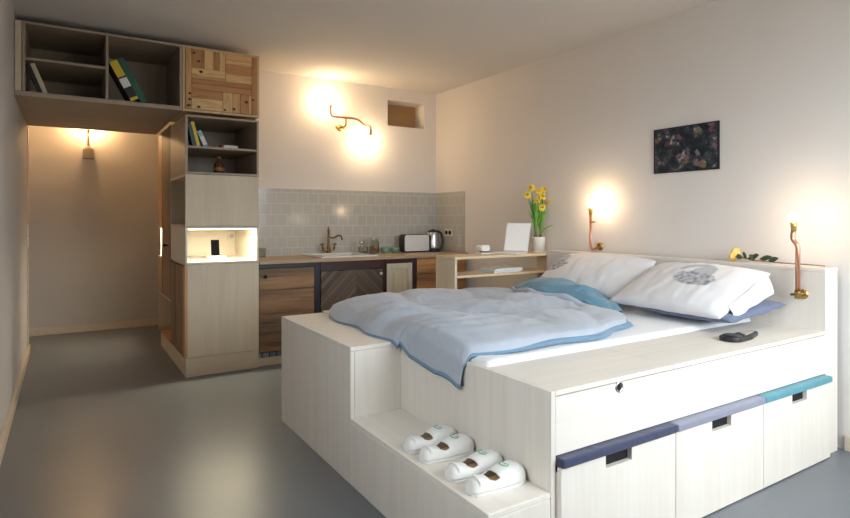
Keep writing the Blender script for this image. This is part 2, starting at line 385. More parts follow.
# small wooden hatch window set deep in the kitchen wall
wf = struct('window_1', boxes((rx0, rx1, YB+0.17, YB+0.19, rz0, rz0+0.012), (rx0, rx1, YB+0.17, YB+0.19, rz1-0.012, rz1), (rx0, rx0+0.012, YB+0.17, YB+0.19, rz0+.012, rz1-.012), (rx1-0.012, rx1, YB+0.17, YB+0.19, rz0+.012, rz1-.012)), W['trim'])
struct('panel', bx(rx0+.012, rx1-.012, YB+0.178, YB+0.19, rz0+.012, rz1-.012), W['amberpanel'], parent=wf)
struct('baseboard_left', bx(XL, XL+0.022, YR, 6.72, 0, 0.085), W['trim'], 0.003)
struct('baseboard_corridor', bx(XL-0.05, 1.44, YC-0.018, YC, 0, 0.085), W['trim'], 0.003)
struct('baseboard_right', bx(XR-0.018, XR, YR, 1.46, 0, 0.085), W['trim'], 0.003)
struct('trim_1', bx(XL, XL+0.008, 6.62, 6.75, 0.086, 2.2), W['trim'])
struct('trim_2', bx(1.44, XR-0.008, YB-0.008, YB, 0.935, 1.607), W['tilesX'])['label'] = 'grey glazed square wall tiles above the worktop'
struct('trim_3', bx(XR-0.008, XR, 5.08, YB, 0.935, 1.607), W['tilesY'])['label'] = 'grey glazed wall tiles around the corner'

# ------------------------------------------------------------------ tall unit
TX0, TX1, TY0, TY1 = 0.83, 1.432, 5.0, 5.77
p = 0.018
tc = thing('tall_cabinet', 'pale birch plywood tall cabinet with open shelves and a glowing niche', 'cabinet', ((TX0+TX1)/2, 5.38, 0))
def carc(x0, x1, y0, y1, z0, z1, back=True, left=True, bottom=True, top=True, right=True):
    L = []
    if left: L.append((x0, x0+p, y0, y1, z0, z1))
    if right: L.append((x1-p, x1, y0, y1, z0, z1))
    xa, xb = x0+(p if left else 0), x1-(p if right else 0)
    if bottom: L.append((xa, xb, y0, y1, z0, z0+p))
    if top: L.append((xa, xb, y0, y1, z1-p, z1))
    if back: L.append((xa, xb, y1-0.012, y1, z0+(p if bottom else 0), z1-(p if top else 0)))
    return boxes(*L)
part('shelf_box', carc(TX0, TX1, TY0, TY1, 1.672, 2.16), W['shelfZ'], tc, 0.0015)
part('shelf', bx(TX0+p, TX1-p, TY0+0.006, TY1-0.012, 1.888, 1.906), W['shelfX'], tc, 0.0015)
part('flap_box', carc(TX0, TX1, TY0+0.02, TY1, 1.234, 1.671, left=False), W['plyX'], tc)
part('flap_door', bx(TX0, TX1, TY0, TY0+0.019, 1.24, 1.668), W['plyZ'], tc, 0.002)
nb = part('niche', carc(TX0, TX1, TY0, TY1-0.02, 0.925, 1.233), W['nicheply'], tc, 0.0015)
part('led_strip', bx(TX0+0.03, TX1-0.03, TY0+0.022, TY0+0.05, 1.2143, 1.2149), W['led'], nb, label='warm glowing light strip under the niche top')
part('base_box', carc(TX0+0.02, TX1, TY0+0.02, TY1, 0.155, 0.924, left=False), W['plyX'], tc)
part('front_panel', bx(TX0+0.018, TX1, TY0, TY0+0.019, 0.157, 0.922), W['plyZ'], tc, 0.002)
sd = part('side_door', boxes(*[(TX0, TX0+0.018, a_, b_, 0.175, 0.905) for a_, b_ in ((TY0+0.10, TY0+0.28), (TY0+0.284, TY0+0.52), (TY0+0.524, TY1-0.02))]), W['reclZ'], tc, 0.002, label='reclaimed dark wood side door with orange frame')
part('door_frame', boxes((TX0-0.004, TX0+0.0175, TY0, TY0+0.055, 0.157, 0.922), (TX0-0.004, TX0+0.0175, TY0+0.056, TY0+0.098, 0.175, 0.905)), W['orangeZ'], sd, 0.002)
part('plinth', boxes((TX0+0.004, TX1, TY0+0.001, TY0+0.02, 0, 0.154), (TX0+0.004, TX0+0.022, TY0+0.021, 6.44, 0, 0.14)), W['plyX'], tc, 0.0015)

rc = thing('wardrobe_cabinet', 'narrow reclaimed wood cupboard behind the tall plywood cabinet, black knob, lit side niche', 'cabinet', (1.13, 6.18, 0))
wd = part('door', bx(TX0, TX0+0.02, TY1+0.004, 6.36, 0.545, 2.18), W['reclZ'], rc, 0.002)
part('knob', MB().tube([(TX0, 5.92, 1.05), (TX0-0.03, 5.92, 1.05)], 0.008).ball((TX0-0.035, 5.92, 1.05), 0.018), W['black'], wd)
part('body', boxes((TX1-0.02, TX1, TY1+.004, 6.59, 0.14, 2.18), (TX0+0.021, TX1-0.021, 6.57, 6.59, 0.14, 2.18), (TX0+.021, TX1-.021, TY1+.004, 6.569, 2.16, 2.18)), W['plyZ'], rc)
part('post', boxes((TX0, TX0+0.02, 6.362, 6.59, 1.225, 2.18), (TX0, TX0+0.02, 6.362, 6.59, 0.545, 0.90)), W['orangeZ'], rc, 0.002)  # pale ply post; the lamp's orange cast is put into its colour
sn = part('side_niche', boxes((TX0, TX0+0.25, 6.364, 6.568, 0.901, 0.919), (TX0, TX0+0.25, 6.364, 6.568, 1.207, 1.224), (TX0+0.251, TX0+0.26, 6.364, 6.568, 0.901, 1.224), (TX0+.002, TX0+0.25, 6.352, 6.363, 0.901, 1.224)), W['plyX'], rc)
part('led_strip', bx(TX0+0.03, TX0+0.2, 6.42, 6.52, 1.199, 1.206), W['led'], sn)
part('open_box', boxes((TX0+0.20, TX0+0.218, TY1+0.004, 6.569, 0.161, 0.544), (TX0, TX0+0.198, 6.552, 6.569, 0.161, 0.544), (TX0+.0, TX0+0.30, TY1+.004, 6.551, 0.526, 0.544)), W['plyZ'], rc)
part('bottom_board', bx(TX0, TX0+0.4, TY1+0.004, 6.58, 0.142, 0.16), W['orangeX'], rc, 0.002)

# ------------------------------------------------------------------ overhead units
OZ0, OZ1 = 2.185, 2.724
bc = thing('overhead_bookcase', 'long open plywood bookcase bridging the corridor just under the ceiling', 'bookcase', (0.25, 5.4, OZ0))
BX0, BX1 = -0.262, 0.806
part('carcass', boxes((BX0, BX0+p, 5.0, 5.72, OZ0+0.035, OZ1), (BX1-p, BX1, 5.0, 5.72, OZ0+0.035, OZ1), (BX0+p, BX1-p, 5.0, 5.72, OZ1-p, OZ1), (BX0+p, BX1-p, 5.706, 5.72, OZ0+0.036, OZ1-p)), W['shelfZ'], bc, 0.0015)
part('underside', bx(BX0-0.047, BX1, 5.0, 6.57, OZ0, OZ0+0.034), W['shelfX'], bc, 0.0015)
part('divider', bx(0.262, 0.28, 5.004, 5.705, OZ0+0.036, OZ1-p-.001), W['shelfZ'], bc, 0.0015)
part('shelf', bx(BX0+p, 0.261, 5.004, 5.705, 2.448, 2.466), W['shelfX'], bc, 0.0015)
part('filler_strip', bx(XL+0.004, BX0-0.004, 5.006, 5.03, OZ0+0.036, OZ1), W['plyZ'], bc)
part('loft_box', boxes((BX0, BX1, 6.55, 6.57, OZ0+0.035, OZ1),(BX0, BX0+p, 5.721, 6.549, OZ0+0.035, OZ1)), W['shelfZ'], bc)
oc = thing('overhead_cabinet', 'overhead cabinet with patchwork door of knotty salvaged boards', 'cabinet', (1.12, 5.3, OZ0))
part('carcass', boxes((0.809, 0.83, 5.0, 5.65, OZ0, OZ1), (1.416, 1.436, 5.0, 5.65, OZ0, OZ1), (0.831, 1.415, 5.0, 5.65, OZ1-0.02, OZ1), (0.831, 1.415, 5.0, 5.65, OZ0, OZ0+0.02), (0.831, 1.415, 5.63, 5.65, OZ0+0.02, OZ1-0.02)),
     wood('door_edge_pine', (0.60, 0.42, 0.22), (0.70, 0.52, 0.30), 'Z', fine=18), oc, 0.002)
def patch_door():
    mb = MB(); bm = mb.bm
    L = [  # u0,u1,v0,v1 (from left, from bottom), tone, vertical?
        (0, .075, 0, 1, 'm', 1), (.925, 1, 0, 1, 'd', 1),
        (.08, .25, .69, 1, 'd', 1), (.255, .375, .69, 1, 'l', 1), (.38, .455, .69, 1, 'd', 1), (.46, .54, .69, 1, 'l', 1),
        (.545, .92, .90, 1, 'm', 0), (.545, .92, .83, .895, 'l', 0), (.545, .92, .66, .825, 'd', 0),
        (.08, .54, .56, .685, 'l', 0), (.545, .92, .52, .655, 'l', 0), (.08, .92, .435, .515, 'd', 0), (.08, .54, .52, .555, 'm', 0),
        (.08, .92, .335, .43, 'd', 0), (.08, .50, .19, .33, 'd', 0), (.08, .50, 0, .185, 'l', 0),
        (.505, .64, 0, .33, 'l', 1), (.645, .75, 0, .33, 'm', 1), (.755, .87, 0, .33, 'd', 1), (.875, .92, 0, .33, 'm', 1)]
    tones = {'l': (0.86, 0.57, 0.26), 'm': (0.76, 0.43, 0.175), 'd': (0.55, 0.265, 0.10)}
    X0, X1, Z0, Z1 = 0.833, 1.413, OZ0+0.022, OZ1-0.022
    tl = bm.loops.layers.float_color.new('tone'); gl = bm.loops.layers.float_vector.new('grain')
    for i, (u0, u1, v0, v1, k, ver) in enumerate(L):
        n0 = len(bm.faces)
        y = 4.992 - random.random()*0.004
        mb.box(X0+(X1-X0)*u0, X0+(X1-X0)*u1, y, 5.012, Z0+(Z1-Z0)*v0, Z0+(Z1-Z0)*v1)
        bm.faces.ensure_lookup_table(); q = random.uniform(0.88, 1.1); c = tones[k]
        for f in bm.faces[n0:]:
            for l in f.loops:
                l[tl] = (c[0]*q, c[1]*q, c[2]*q, 1); co = l.vert.co
                l[gl] = (co.x*(34 if ver else 4), i*7.3, co.z*(4 if ver else 34))
    # dark knots
    for (u, v) in ((.17, .80), (.11, .93), (.2, .63), (.17, .04), (.53, .03), (.05, .25), (.05, .15), (.84, .2), (.66, .06), (.94, .25), (.04, .05)):
        n0 = len(bm.faces)
        cx, cz = X0+(X1-X0)*u, Z0+(Z1-Z0)*v; r = random.uniform(0.007, 0.012)
        ring = [bm.verts.new((cx+1.4*r*math.cos(2*PI*k/10), 4.9868, cz+r*math.sin(2*PI*k/10))) for k in range(10)]
        bm.faces.new(ring); bm.faces.ensure_lookup_table()
        for l in bm.faces[n0].loops: l[tl] = (0.05, 0.025, 0.012, 1); l[gl] = (0, 0, 0)
    return mb
part('door', patch_door(), W['patch'], oc)
# ------------------------------------------------------------------ books and small things on the shelves
def book(name, label, x, y, z, t, h, d, lean, cover, group, flat=False, band=None, bandlabel=None):
    o = thing(name, label, 'book', (x, y, z), group, (0, -lean, 0))
    c = 0.003
    part('cover', boxes((0, c, 0, d, 0, h), (t-c, t, 0, d, 0, h), (c, t-c, 0, c, 0, h)), W[cover], o, local=True)
    part('pages', bx(c, t-c, c, d-0.006, 0.004, h-0.004), W['paper'], o, local=True)
    if band:
        for b in band:
            part('spine_label', bx(0.0015, t-0.0015, -0.0012, 0, h*b[0], h*b[1]), W[b[2]], o, local=True)
    return o
zt = OZ0+0.0345
def lean_pair(x0, zb, specs, lean, y):
    x = x0
    for (name, lab, t, h, d, cov, grp, band) in specs:
        book(name, lab, x, y, zb, t, h, d, lean, cov, grp, band=band)
        x += t/math.cos(lean)+0.0008
l1 = math.radians(21)
lean_pair(BX0+p+0.001+0.215*math.sin(l1), zt, [
    ('book', 'black spined book leaning against the bookcase end panel', 0.026, 0.215, 0.16, 'bkblack', 'leaning books in the low left bay', None),
    ('book', 'cream spined book leaning on the black one in the left bay', 0.028, 0.222, 0.16, 'bkcream', 'leaning books in the low left bay', None)], l1, 5.03)
l2 = math.radians(28)
lean_pair(0.281+0.335*math.sin(l2), zt, [
    ('book', 'large black book with yellow and white spine leaning beside the divider', 0.062, 0.335, 0.24, 'bkblack', 'leaning books in the middle bay', [(0.60, 0.985, 'bkyellow'), (0.34, 0.56, 'paper'), (0.02, 0.09, 'bkyellow')]),
    ('book', 'large dark green book leaning on the black and yellow one', 0.048, 0.365, 0.25, 'bkgreen', 'leaning books in the middle bay', None)], l2, 5.03)
l3 = math.radians(14)
xs = TX0+p+0.001+0.19*math.sin(l3)
lean_pair(xs, 1.9065, [
    ('book', 'dark green book at the left end of the small shelf', 0.030, 0.19, 0.14, 'bkdark', 'books on the tall cabinet shelf', None),
    ('book', 'yellow book leaning on the small shelf between dark and pale blue books', 0.026, 0.205, 0.14, 'bkyellow', 'books on the tall cabinet shelf', None)], l3, 5.03)
xr_ = xs+(0.030+0.026)/math.cos(l3)+0.0016
l4 = math.radians(25)
lean_pair(xr_+0.135*math.sin(l4)-0.135*math.cos(l4)*math.tan(l3)+0.001, 1.9065, [
    ('book', 'pale blue and white book leaning beside the yellow one', 0.034, 0.135, 0.12, 'bkblue', 'books on the tall cabinet shelf', [(0.1, 0.62, 'paper')])], l4, 5.03)
fb = thing('book', 'small white book lying flat with a red spine end', 'book', (1.20, 5.09, 1.9065))
part('cover', boxes((1.145, 1.265, 5.04, 5.15, 1.9065, 1.9095), (1.145, 1.265, 5.04, 5.15, 1.928, 1.931)), W['paper'], fb)
part('pages', bx(1.147, 1.262, 5.042, 5.148, 1.9096, 1.9279), W['paper'], fb)
part('spine', bx(1.125, 1.1449, 5.04, 5.15, 1.9065, 1.931), W['bkred'], fb, 0.003, label='dark red spine')
bt = thing('bottle', 'squat brown glass bottle with amber label on the lower open shelf', 'bottle', (1.122, 5.12, 1.6905))
part('body', MB().lathe((1.122, 5.12, 1.6905), [(0, 0), (0.038, 0), (0.042, 0.008), (0.043, 0.06), (0.038, 0.085), (0.022, 0.105), (0.017, 0.112), (0.017, 0.13), (0, 0.13)]), W['brownglass'], bt)
part('paper_label', MB().lathe((1.122, 5.12, 1.705), [(0.0425, 0.008), (0.0436, 0.010), (0.0436, 0.036), (0.0425, 0.038)]), W['label'], bt)
part('cap', MB().lathe((1.122, 5.12, 1.8206), [(0, 0), (0.019, 0), (0.019, 0.016), (0, 0.017)]), W['label'], bt)
ph = thing('phone_dock', 'black phone upright in a white charging dock inside the lit niche', 'phone', (1.14, 5.3, 0.9435))
part('dock', bx(1.055, 1.215, 5.25, 5.36, 0.9435, 0.972), W['whiteplastic'], ph, 0.006)
R = Matrix.Translation((1.135, 5.315, 0.974)) @ Matrix.Rotation(math.radians(-10), 4, 'X')
part('phone', MB().box(-0.036, 0.036, -0.004, 0.005, 0, 0.142, 0, R), W['matte'], ph, 0.004)
part('screen', MB().box(-0.030, 0.030, -0.0052, -0.0042, 0.012, 0.130, 0, R), W['matte'], ph)

def outlet(name, label, c, normal, w=0.08, h=0.08, n=1, cat='outlet'):
    o = thing(name, label, cat, c)
    cx, cy, cz = c
    if normal == 'y':
        part('plate', bx(cx-w/2, cx+w/2, cy-0.010, cy, cz-h/2, cz+h/2), W['socket'], o, 0.003)
        M = Matrix.Rotation(PI/2, 3, 'X')
        for i in range(n): part('socket', MB().lathe((cx, cy-0.0105, cz), [(0, 0.001), (0.018, 0.001), (0.022, 0.004), (0.022, -0.001)], 20, 0, M), W['greybox'], o)
    else:
        sx = 1 if normal == '-x' else -1
        part('plate', bx(min(cx, cx-sx*0.01), max(cx, cx-sx*0.01), cy-w/2, cy+w/2, cz-h/2, cz+h/2), W['socket'], o, 0.003)
        for i in range(n):
            yy = cy+(i-(n-1)/2)*0.07
            if cat == 'outlet':
                M = Matrix.Rotation(-PI/2*sx, 3, 'Y')
                part('socket', MB().lathe((cx-sx*0.011, yy, cz), [(0, 0.0), (0.018, 0.001), (0.024, 0.004), (0.024, -0.001)], 20, 0, M), W['dark'], o)
            else:
                part('rocker', bx(cx-0.002 if sx>0 else cx+0.0105, cx+0.001 if sx>0 else cx+0.015, cy-w*0.38, cy+w*0.38, cz-h*0.5+0.012+i*(h/n), cz-h*0.5+h/n-0.008+i*(h/n)), W['whiteplastic'], o, 0.001)
    return o
outlet('wall_outlet', 'white outlet on the back of the lit niche', (1.375, TY1-0.0325, 1.135), 'y', 0.075, 0.08)
outlet('double_outlet', 'double power outlet on the tiled side wall by the kettle', (XR-0.0085, 5.38, 1.145), '-x', 0.15, 0.085, 2)
outlet('light_switch', 'white switch plate on the left corridor wall', (XL+0.0005, 6.54, 1.14), '+x', 0.08, 0.22, 2, 'switch')

# ------------------------------------------------------------------ kitchen
KY, KZ0, KZ1 = 5.03, 0.14, 0.895
def base_carc(o, x0, x1, mat):
    part('carcass', boxes((x0, x0+p, KY+0.022, 5.64, KZ0, KZ1), (x1-p, x1, KY+0.022, 5.64, KZ0, KZ1), (x0+p, x1-p, KY+0.022, 5.64, KZ0, KZ0+p), (x0+p, x1-p, 5.625, 5.64, KZ0+p, KZ1)), mat, o)
b1 = thing('base_cabinet', 'kitchen base cabinet with rough brown reclaimed door in a navy frame', 'cabinet', (1.73, 5.33, 0))
base_carc(b1, 1.44, 2.012, W['navy'])
part('frame', boxes((1.44, 2.012, KY, KY+0.021, 0.862, KZ1), (1.955, 2.012, KY, KY+0.021, 0.115, 0.861)), W['navy'], b1, 0.002, label='navy painted frame')
d = part('door', boxes(*[(1.443, 1.953, KY-0.002, KY+0.019, a_, b_) for a_, b_ in ((0.122, 0.292), (0.295, 0.455), (0.458, 0.665), (0.668, 0.859))]), W['recl'], b1, 0.003)
part('knob', MB().tube([(1.49, KY-0.002, 0.79), (1.49, KY-0.025, 0.79)], 0.007).ball((1.49, KY-0.028, 0.79), 0.017), W['black'], d)
part('tile_strip', bx(1.44, 2.012, KY+0.004, KY+0.02, 0.072, 0.114), W['bluetile'], b1, label='blue and white tiled strip')
part('plinth', bx(1.44, 2.012, KY+0.006, KY+0.024, 0, 0.071), W['plyX'], b1)
b2 = thing('base_cabinet', 'sink cabinet with dark chevron plank door below a maroon rail', 'cabinet', (2.35, 5.33, 0))
base_carc(b2, 2.016, 2.70, W['maroon'])
part('frame', boxes((2.016, 2.70, KY, KY+0.021, 0.812, KZ1), (2.672, 2.70, KY, KY+0.021, 0.115, 0.811)), W['maroon'], b2, 0.002, label='maroon painted frame')
d = part('door', bx(2.02, 2.67, KY-0.002, KY+0.019, 0.122, 0.808), W['chev'], b2, 0.003)
part('knob', MB().tube([(2.638, KY-0.002, 0.762), (2.638, KY-0.025, 0.762)], 0.007).ball((2.638, KY-0.028, 0.762), 0.016), W['white'], d, label='white porcelain knob')
part('plinth', bx(2.016, 2.70, KY+0.03, KY+0.05, 0, 0.114), W['plyX'], b2)
b3 = thing('base_cabinet', 'narrow base cabinet with cream panelled door in a maroon frame', 'cabinet', (2.88, 5.33, 0))
base_carc(b3, 2.704, 3.062, W['maroon'])
part('frame', boxes((2.704, 3.062, KY, KY+0.021, 0.857, KZ1), (3.014, 3.062, KY, KY+0.021, 0.115, 0.856), (2.704, 2.716, KY, KY+0.021, 0.115, 0.856)), W['maroon'], b3, 0.002, label='maroon painted frame')
d = part('door', boxes((2.718, 2.768, KY-0.004, KY+0.018, 0.122, 0.853), (2.962, 3.012, KY-0.004, KY+0.018, 0.122, 0.853), (2.768, 2.962, KY-0.004, KY+0.018, 0.122, 0.18), (2.768, 2.962, KY-0.004, KY+0.018, 0.795, 0.853)), W['creamframe'], b3, 0.004)
part('panel', boxes((2.769, 2.961, KY+0.008, KY+0.018, 0.181, 0.794), (2.80, 2.93, KY+0.001, KY+0.0075, 0.215, 0.76)), W['cream'], d, 0.004)
part('plinth', bx(2.704, 3.062, KY+0.03, KY+0.05, 0, 0.114), W['plyX'], b3)
b4 = thing('drawer_cabinet', 'orange pine drawer cabinet at the right end under the worktop', 'cabinet', (3.38, 5.33, 0))
base_carc(b4, 3.066, 3.70, W['orangeZ'])
for i, (z0, z1) in enumerate(((0.735, 0.892), (0.53, 0.728), (0.325, 0.523), (0.122, 0.318))):
    d = part('drawer', boxes((3.07, 3.697, KY-0.002, KY+0.02, z0, z1), (3.10, 3.67, KY+0.021, 5.5, z0+0.02, z1-0.03)), W['orangeX'], b4, 0.003)
    zz = z0+0.015 if i == 0 else (z0+z1)/2+0.05
    part('handle', MB().tube(fillet([(3.33, KY-0.002, zz), (3.33, KY-0.03, zz), (3.45, KY-0.03, zz), (3.45, KY-0.002, zz)], 0.012), 0.006), W['black'], d, label='black bar handle')
part('plinth', bx(3.066, 3.70, KY+0.03, KY+0.05, 0, 0.114), W['plyX'], b4)
SX0, SX1, SY0, SY1 = 2.09, 2.57, 5.10, 5.52
solo(part('worktop', boxes((1.438, SX0, 5.0, 5.65, 0.9, 0.93), (SX1, 3.71, 5.0, 5.65, 0.9, 0.93), (SX0, SX1, 5.0, SY0, 0.9, 0.93), (SX0, SX1, SY1, 5.65, 0.9, 0.93)), W['top']),
     'long oak kitchen worktop running along the tiled wall', 'worktop')
sk = thing('sink', 'white ceramic sink set into the oak worktop', 'sink', (2.33, 5.31, 0.93))
part('rim', boxes((2.03, SX0+0.012, 5.035, 5.60, 0.9305, 0.946), (SX1-0.012, 2.62, 5.035, 5.60, 0.9305, 0.946), (SX0+0.012, SX1-0.012, 5.035, SY0+0.012, 0.9305, 0.946), (SX0+0.012, SX1-0.012, SY1-0.012, 5.60, 0.9305, 0.946)), W['white'], sk, 0.005)
a0, a1, c0, c1 = SX0+0.004, SX1-0.004, SY0+0.004, SY1-0.004
part('basin', boxes((a0, a0+0.01, c0, c1, 0.77, 0.93), (a1-0.01, a1, c0, c1, 0.77, 0.93), (a0+0.01, a1-0.01, c0, c0+0.01, 0.77, 0.93), (a0+0.01, a1-0.01, c1-0.01, c1, 0.77, 0.93), (a0+0.01, a1-0.01, c0+0.01, c1-0.01, 0.77, 0.78)), W['white'], sk)
fx, fy, fz = 2.315, 5.56, 0.9465
fc = thing('kitchen_faucet', 'antique bronze bridge faucet with cross handles behind the sink', 'faucet', (fx, fy, fz))
part('column', MB().lathe((fx, fy, fz), [(0, 0), (0.028, 0), (0.030, 0.01), (0.020, 0.025), (0.022, 0.05), (0.014, 0.065), (0.012, 0.12), (0.016, 0.13), (0.012, 0.14), (0.011, 0.22), (0.017, 0.228), (0.010, 0.24), (0.006, 0.27), (0, 0.276)]), W['bronze'], fc)
part('spout', MB().tube(fillet([(fx, fy, fz+0.165), (fx+0.05, fy-0.03, fz+0.155), (fx+0.085, fy-0.05, fz+0.185), (fx+0.115, fy-0.07, fz+0.18), (fx+0.12, fy-0.075, fz+0.135)], 0.03), 0.009), W['bronze'], fc)
part('base_flange', MB().tube([(fx-0.055, fy, fz+0.035), (fx+0.055, fy, fz+0.035)], 0.011), W['gold'], fc)
for s in (-1, 1):
    hx = fx+s*0.058
    part('handle', MB().tube([(hx, fy, fz+0.03), (hx+s*0.014, fy, fz+0.09)], [0.012, 0.007]).tube([(hx+s*0.014-0.022, fy-0.012, fz+0.088), (hx+s*0.014+0.022, fy+0.012, fz+0.092)], 0.005)
         .tube([(hx+s*0.014-0.012, fy+0.022, fz+0.088), (hx+s*0.014+0.012, fy-0.022, fz+0.092)], 0.005).ball((hx+s*0.014, fy, fz+0.097), 0.008), W['bronze'], fc)
def shell(c, prof_out, th=0.003):
    inner = [(max(r-th, 0), z) for r, z in prof_out[::-1]]
    inner[-1] = (0, prof_out[0][1]+th)
    return MB().lathe(c, prof_out + inner)
g1 = solo(part('drinking_glass', shell((1.60, 5.5, 0.9305), [(0, 0), (0.035, 0), (0.04, 0.01), (0.045, 0.09)]), W['glass']), 'clear drinking glass on the worktop against the tall cabinet', 'glass')
sdp = thing('soap_dispenser', 'low clear glass jar with chrome top beside the sink', 'dispenser', (2.665, 5.47, 0.9305))
part('jar', shell((2.665, 5.47, 0.9305), [(0, 0), (0.05, 0), (0.054, 0.006), (0.054, 0.07), (0.05, 0.075)]), W['glass'], sdp)
part('lid', MB().lathe((2.648, 5.47, 1.0058), [(0, 0), (0.02, 0), (0.012, 0.012), (0.010, 0.02), (0.022, 0.032), (0.025, 0.047), (0.02, 0.062), (0, 0.068)]), W['steel'], sdp)
jr = thing('storage_jar', 'tall glass jar half filled with amber contents beside the mint cups', 'jar', (2.80, 5.47, 0.9305))
part('glass_body', shell((2.80, 5.47, 0.9305), [(0, 0), (0.05, 0), (0.054, 0.008), (0.054, 0.12), (0.04, 0.14), (0.038, 0.15)]), W['glass'], jr)
part('contents', MB().lathe((2.80, 5.47, 0.962), [(0, 0), (0.049, 0.002), (0.049, 0.055), (0, 0.06)]), W['tea'], jr)
part('lid', MB().lathe((2.80, 5.47, 1.0808), [(0, 0), (0.042, 0), (0.042, 0.016), (0.02, 0.024), (0.016, 0.034), (0.02, 0.046), (0, 0.052)]), W['glass'], jr)
for i, x in enumerate((2.935, 3.055)):
    solo(part('cup', shell((x, 5.47, 0.9305), [(0, 0), (0.03, 0), (0.034, 0.006), (0.048, 0.03), (0.054, 0.06)], 0.004), W['cup']),
         ['mint green cup standing beside the glass jar', 'mint green cup standing next to the toaster'][i], 'cup', 'mint green cups on the worktop')
tt = thing('toaster', 'silver grey two slot toaster with dark rounded ends', 'toaster', (3.295, 5.45, 0.9305))
def rrect(x0, x1, z0, z1, r, n=5):
    P = []
    for cx, cz, a0 in ((x1-r, z1-r, 0), (x0+r, z1-r, 90), (x0+r, z0+0.01, 180), (x1-r, z0+0.01, 270)):
        rr = r if a0 < 180 else 0.01
        for k in range(n+1):
            a = math.radians(a0+90*k/n); P.append((cx+rr*math.cos(a)*(1 if a0<180 else r/rr*1.0), cz+rr*math.sin(a)))
    return P
def prism_y(P, y0, y1): return MB().poly([(x, y0, z) for x, z in P], 1, (0, y1-y0, 0))
part('shell', prism_y(rrect(3.139, 3.451, 0.946, 1.124, 0.033), 5.39, 5.53), W['toast'], tt, 0.008)
part('end_cap', prism_y(rrect(3.132, 3.458, 0.94, 1.13, 0.036), 5.402, 5.518), W['black'], tt, 0.006, label='black rim showing round the silver shell')
part('base', bx(3.16, 3.43, 5.40, 5.52, 0.9305, 0.946), W['black'], tt)
part('slot', boxes((3.19, 3.40, 5.425, 5.445, 1.1235, 1.1312), (3.19, 3.40, 5.475, 5.495, 1.1235, 1.1312)), W['dark'], tt)
part('foot', bx(3.23, 3.36, 5.387, 5.40, 0.9305, 0.944), W['black'], tt)
kt = thing('kettle', 'steel electric kettle with black handle between toaster and tiled corner', 'kettle', (3.55, 5.46, 0.9305))
kx, ky, kz = 3.545, 5.46, 0.9305
part('base', MB().lathe((kx, ky, kz), [(0, 0), (0.082, 0), (0.085, 0.012), (0.078, 0.03), (0, 0.03)]), W['black'], kt)
part('body', MB().lathe((kx, ky, kz+0.031), [(0, 0), (0.076, 0), (0.078, 0.02), (0.066, 0.16), (0.058, 0.19), (0, 0.19)]), W['steel'], kt)
part('lid', MB().lathe((kx, ky, kz+0.222), [(0, 0), (0.058, 0), (0.056, 0.012), (0.03, 0.022), (0.01, 0.032), (0, 0.034)]), W['black'], kt)
part('handle', MB().tube(fillet([(kx+0.035, ky-0.02, kz+0.232), (kx+0.09, ky-0.03, kz+0.215), (kx+0.115, ky-0.035, kz+0.13), (kx+0.095, ky-0.03, kz+0.03), (kx+0.06, ky-0.02, kz+0.02)], 0.04), 0.014), W['black'], kt)
part('spout', MB().tube([(kx-0.05, ky-0.005, kz+0.18), (kx-0.085, ky-0.01, kz+0.215)], [0.025, 0.012]), W['steel'], kt)

# ------------------------------------------------------------------ wall lamps
def lamp_bulb(o, c, up, sock, r=0.026, bm_='bulb'):
    c = Vector(c); s = 1 if up else -1
    part('socket', MB().tube([c-Vector((0, 0, s*(0.022+sock))), c-Vector((0, 0, s*(0.019+sock*0.5))), c-Vector((0, 0, s*0.02))], [0.013, 0.0165, 0.0165]), W['gold'], o, label='brass bulb socket')
    b = MB().lathe(c, [(0, -0.019), (0.012, -0.018), (0.020, -0.008), (r, 0.008), (r*0.95, 0.02), (r*0.6, 0.032), (0, 0.037)] if up else [(0, -0.037), (r*0.6, -0.032), (r*0.95, -0.02), (r, -0.008), (0.020, 0.008), (0.012, 0.018), (0, 0.019)], 20)
    part('bulb', b, W[bm_], o, label='bare glowing bulb')
Y = 5.50
kl = thing('wall_lamp', 'two bulb copper pipe lamp on the wall above the kitchen tiles', 'lamp', (2.50, YB, 2.28))
part('pipe', MB().tube(fillet([(2.316, Y, 2.459), (2.318, Y, 2.361), (2.41, Y, 2.361), (2.585, Y, 2.361), (2.644, Y, 2.352), (2.698, Y, 2.304), (2.777, Y, 2.298), (2.777, Y, 2.237)], 0.035), 0.0115), W['copper'], kl)
part('stem', MB().tube(fillet([(2.487, Y, 2.357), (2.487, Y, 2.275), (2.487, YB-0.012, 2.275)], 0.02), 0.010), W['gold'], kl)
part('wall_plate', MB().lathe((2.487, YB-0.0005, 2.275), [(0, 0.014), (0.02, 0.014), (0.034, 0.008), (0.036, 0)], 20, 0, Matrix.Rotation(PI/2, 3, 'X')).box(2.437, 2.537, YB-0.012, YB-0.001, 2.262, 2.288), W['gold'], kl)
lamp_bulb(kl, (2.316, Y, 2.506), True, 0.05, 0.026, 'bulbK')
lamp_bulb(kl, (2.777, Y, 2.170), False, 0.05, 0.026, 'bulbK')
fl = thing('wall_lamp', 'single copper pipe lamp rising beside the daffodil pot behind the headboard', 'lamp', (3.7, 3.23, 1.06))
part('pipe', MB().tube(fillet([(3.70, 3.20, 1.070), (3.60, 3.19, 1.053), (3.585, 3.185, 1.10), (3.585, 3.185, 1.34)], 0.03), 0.0115), W['copper'], fl)
part('stub', MB().tube([(3.585, 3.185, 1.275), (3.585, 3.14, 1.281)], [0.009, 0.006]), W['copper'], fl)
part('wall_plate', MB().lathe((XR-0.0005, 3.20, 1.075), [(0, 0.02), (0.018, 0.02), (0.03, 0.012), (0.032, 0)], 20, 0, Matrix.Rotation(-PI/2, 3, 'Y')), W['brass'], fl)
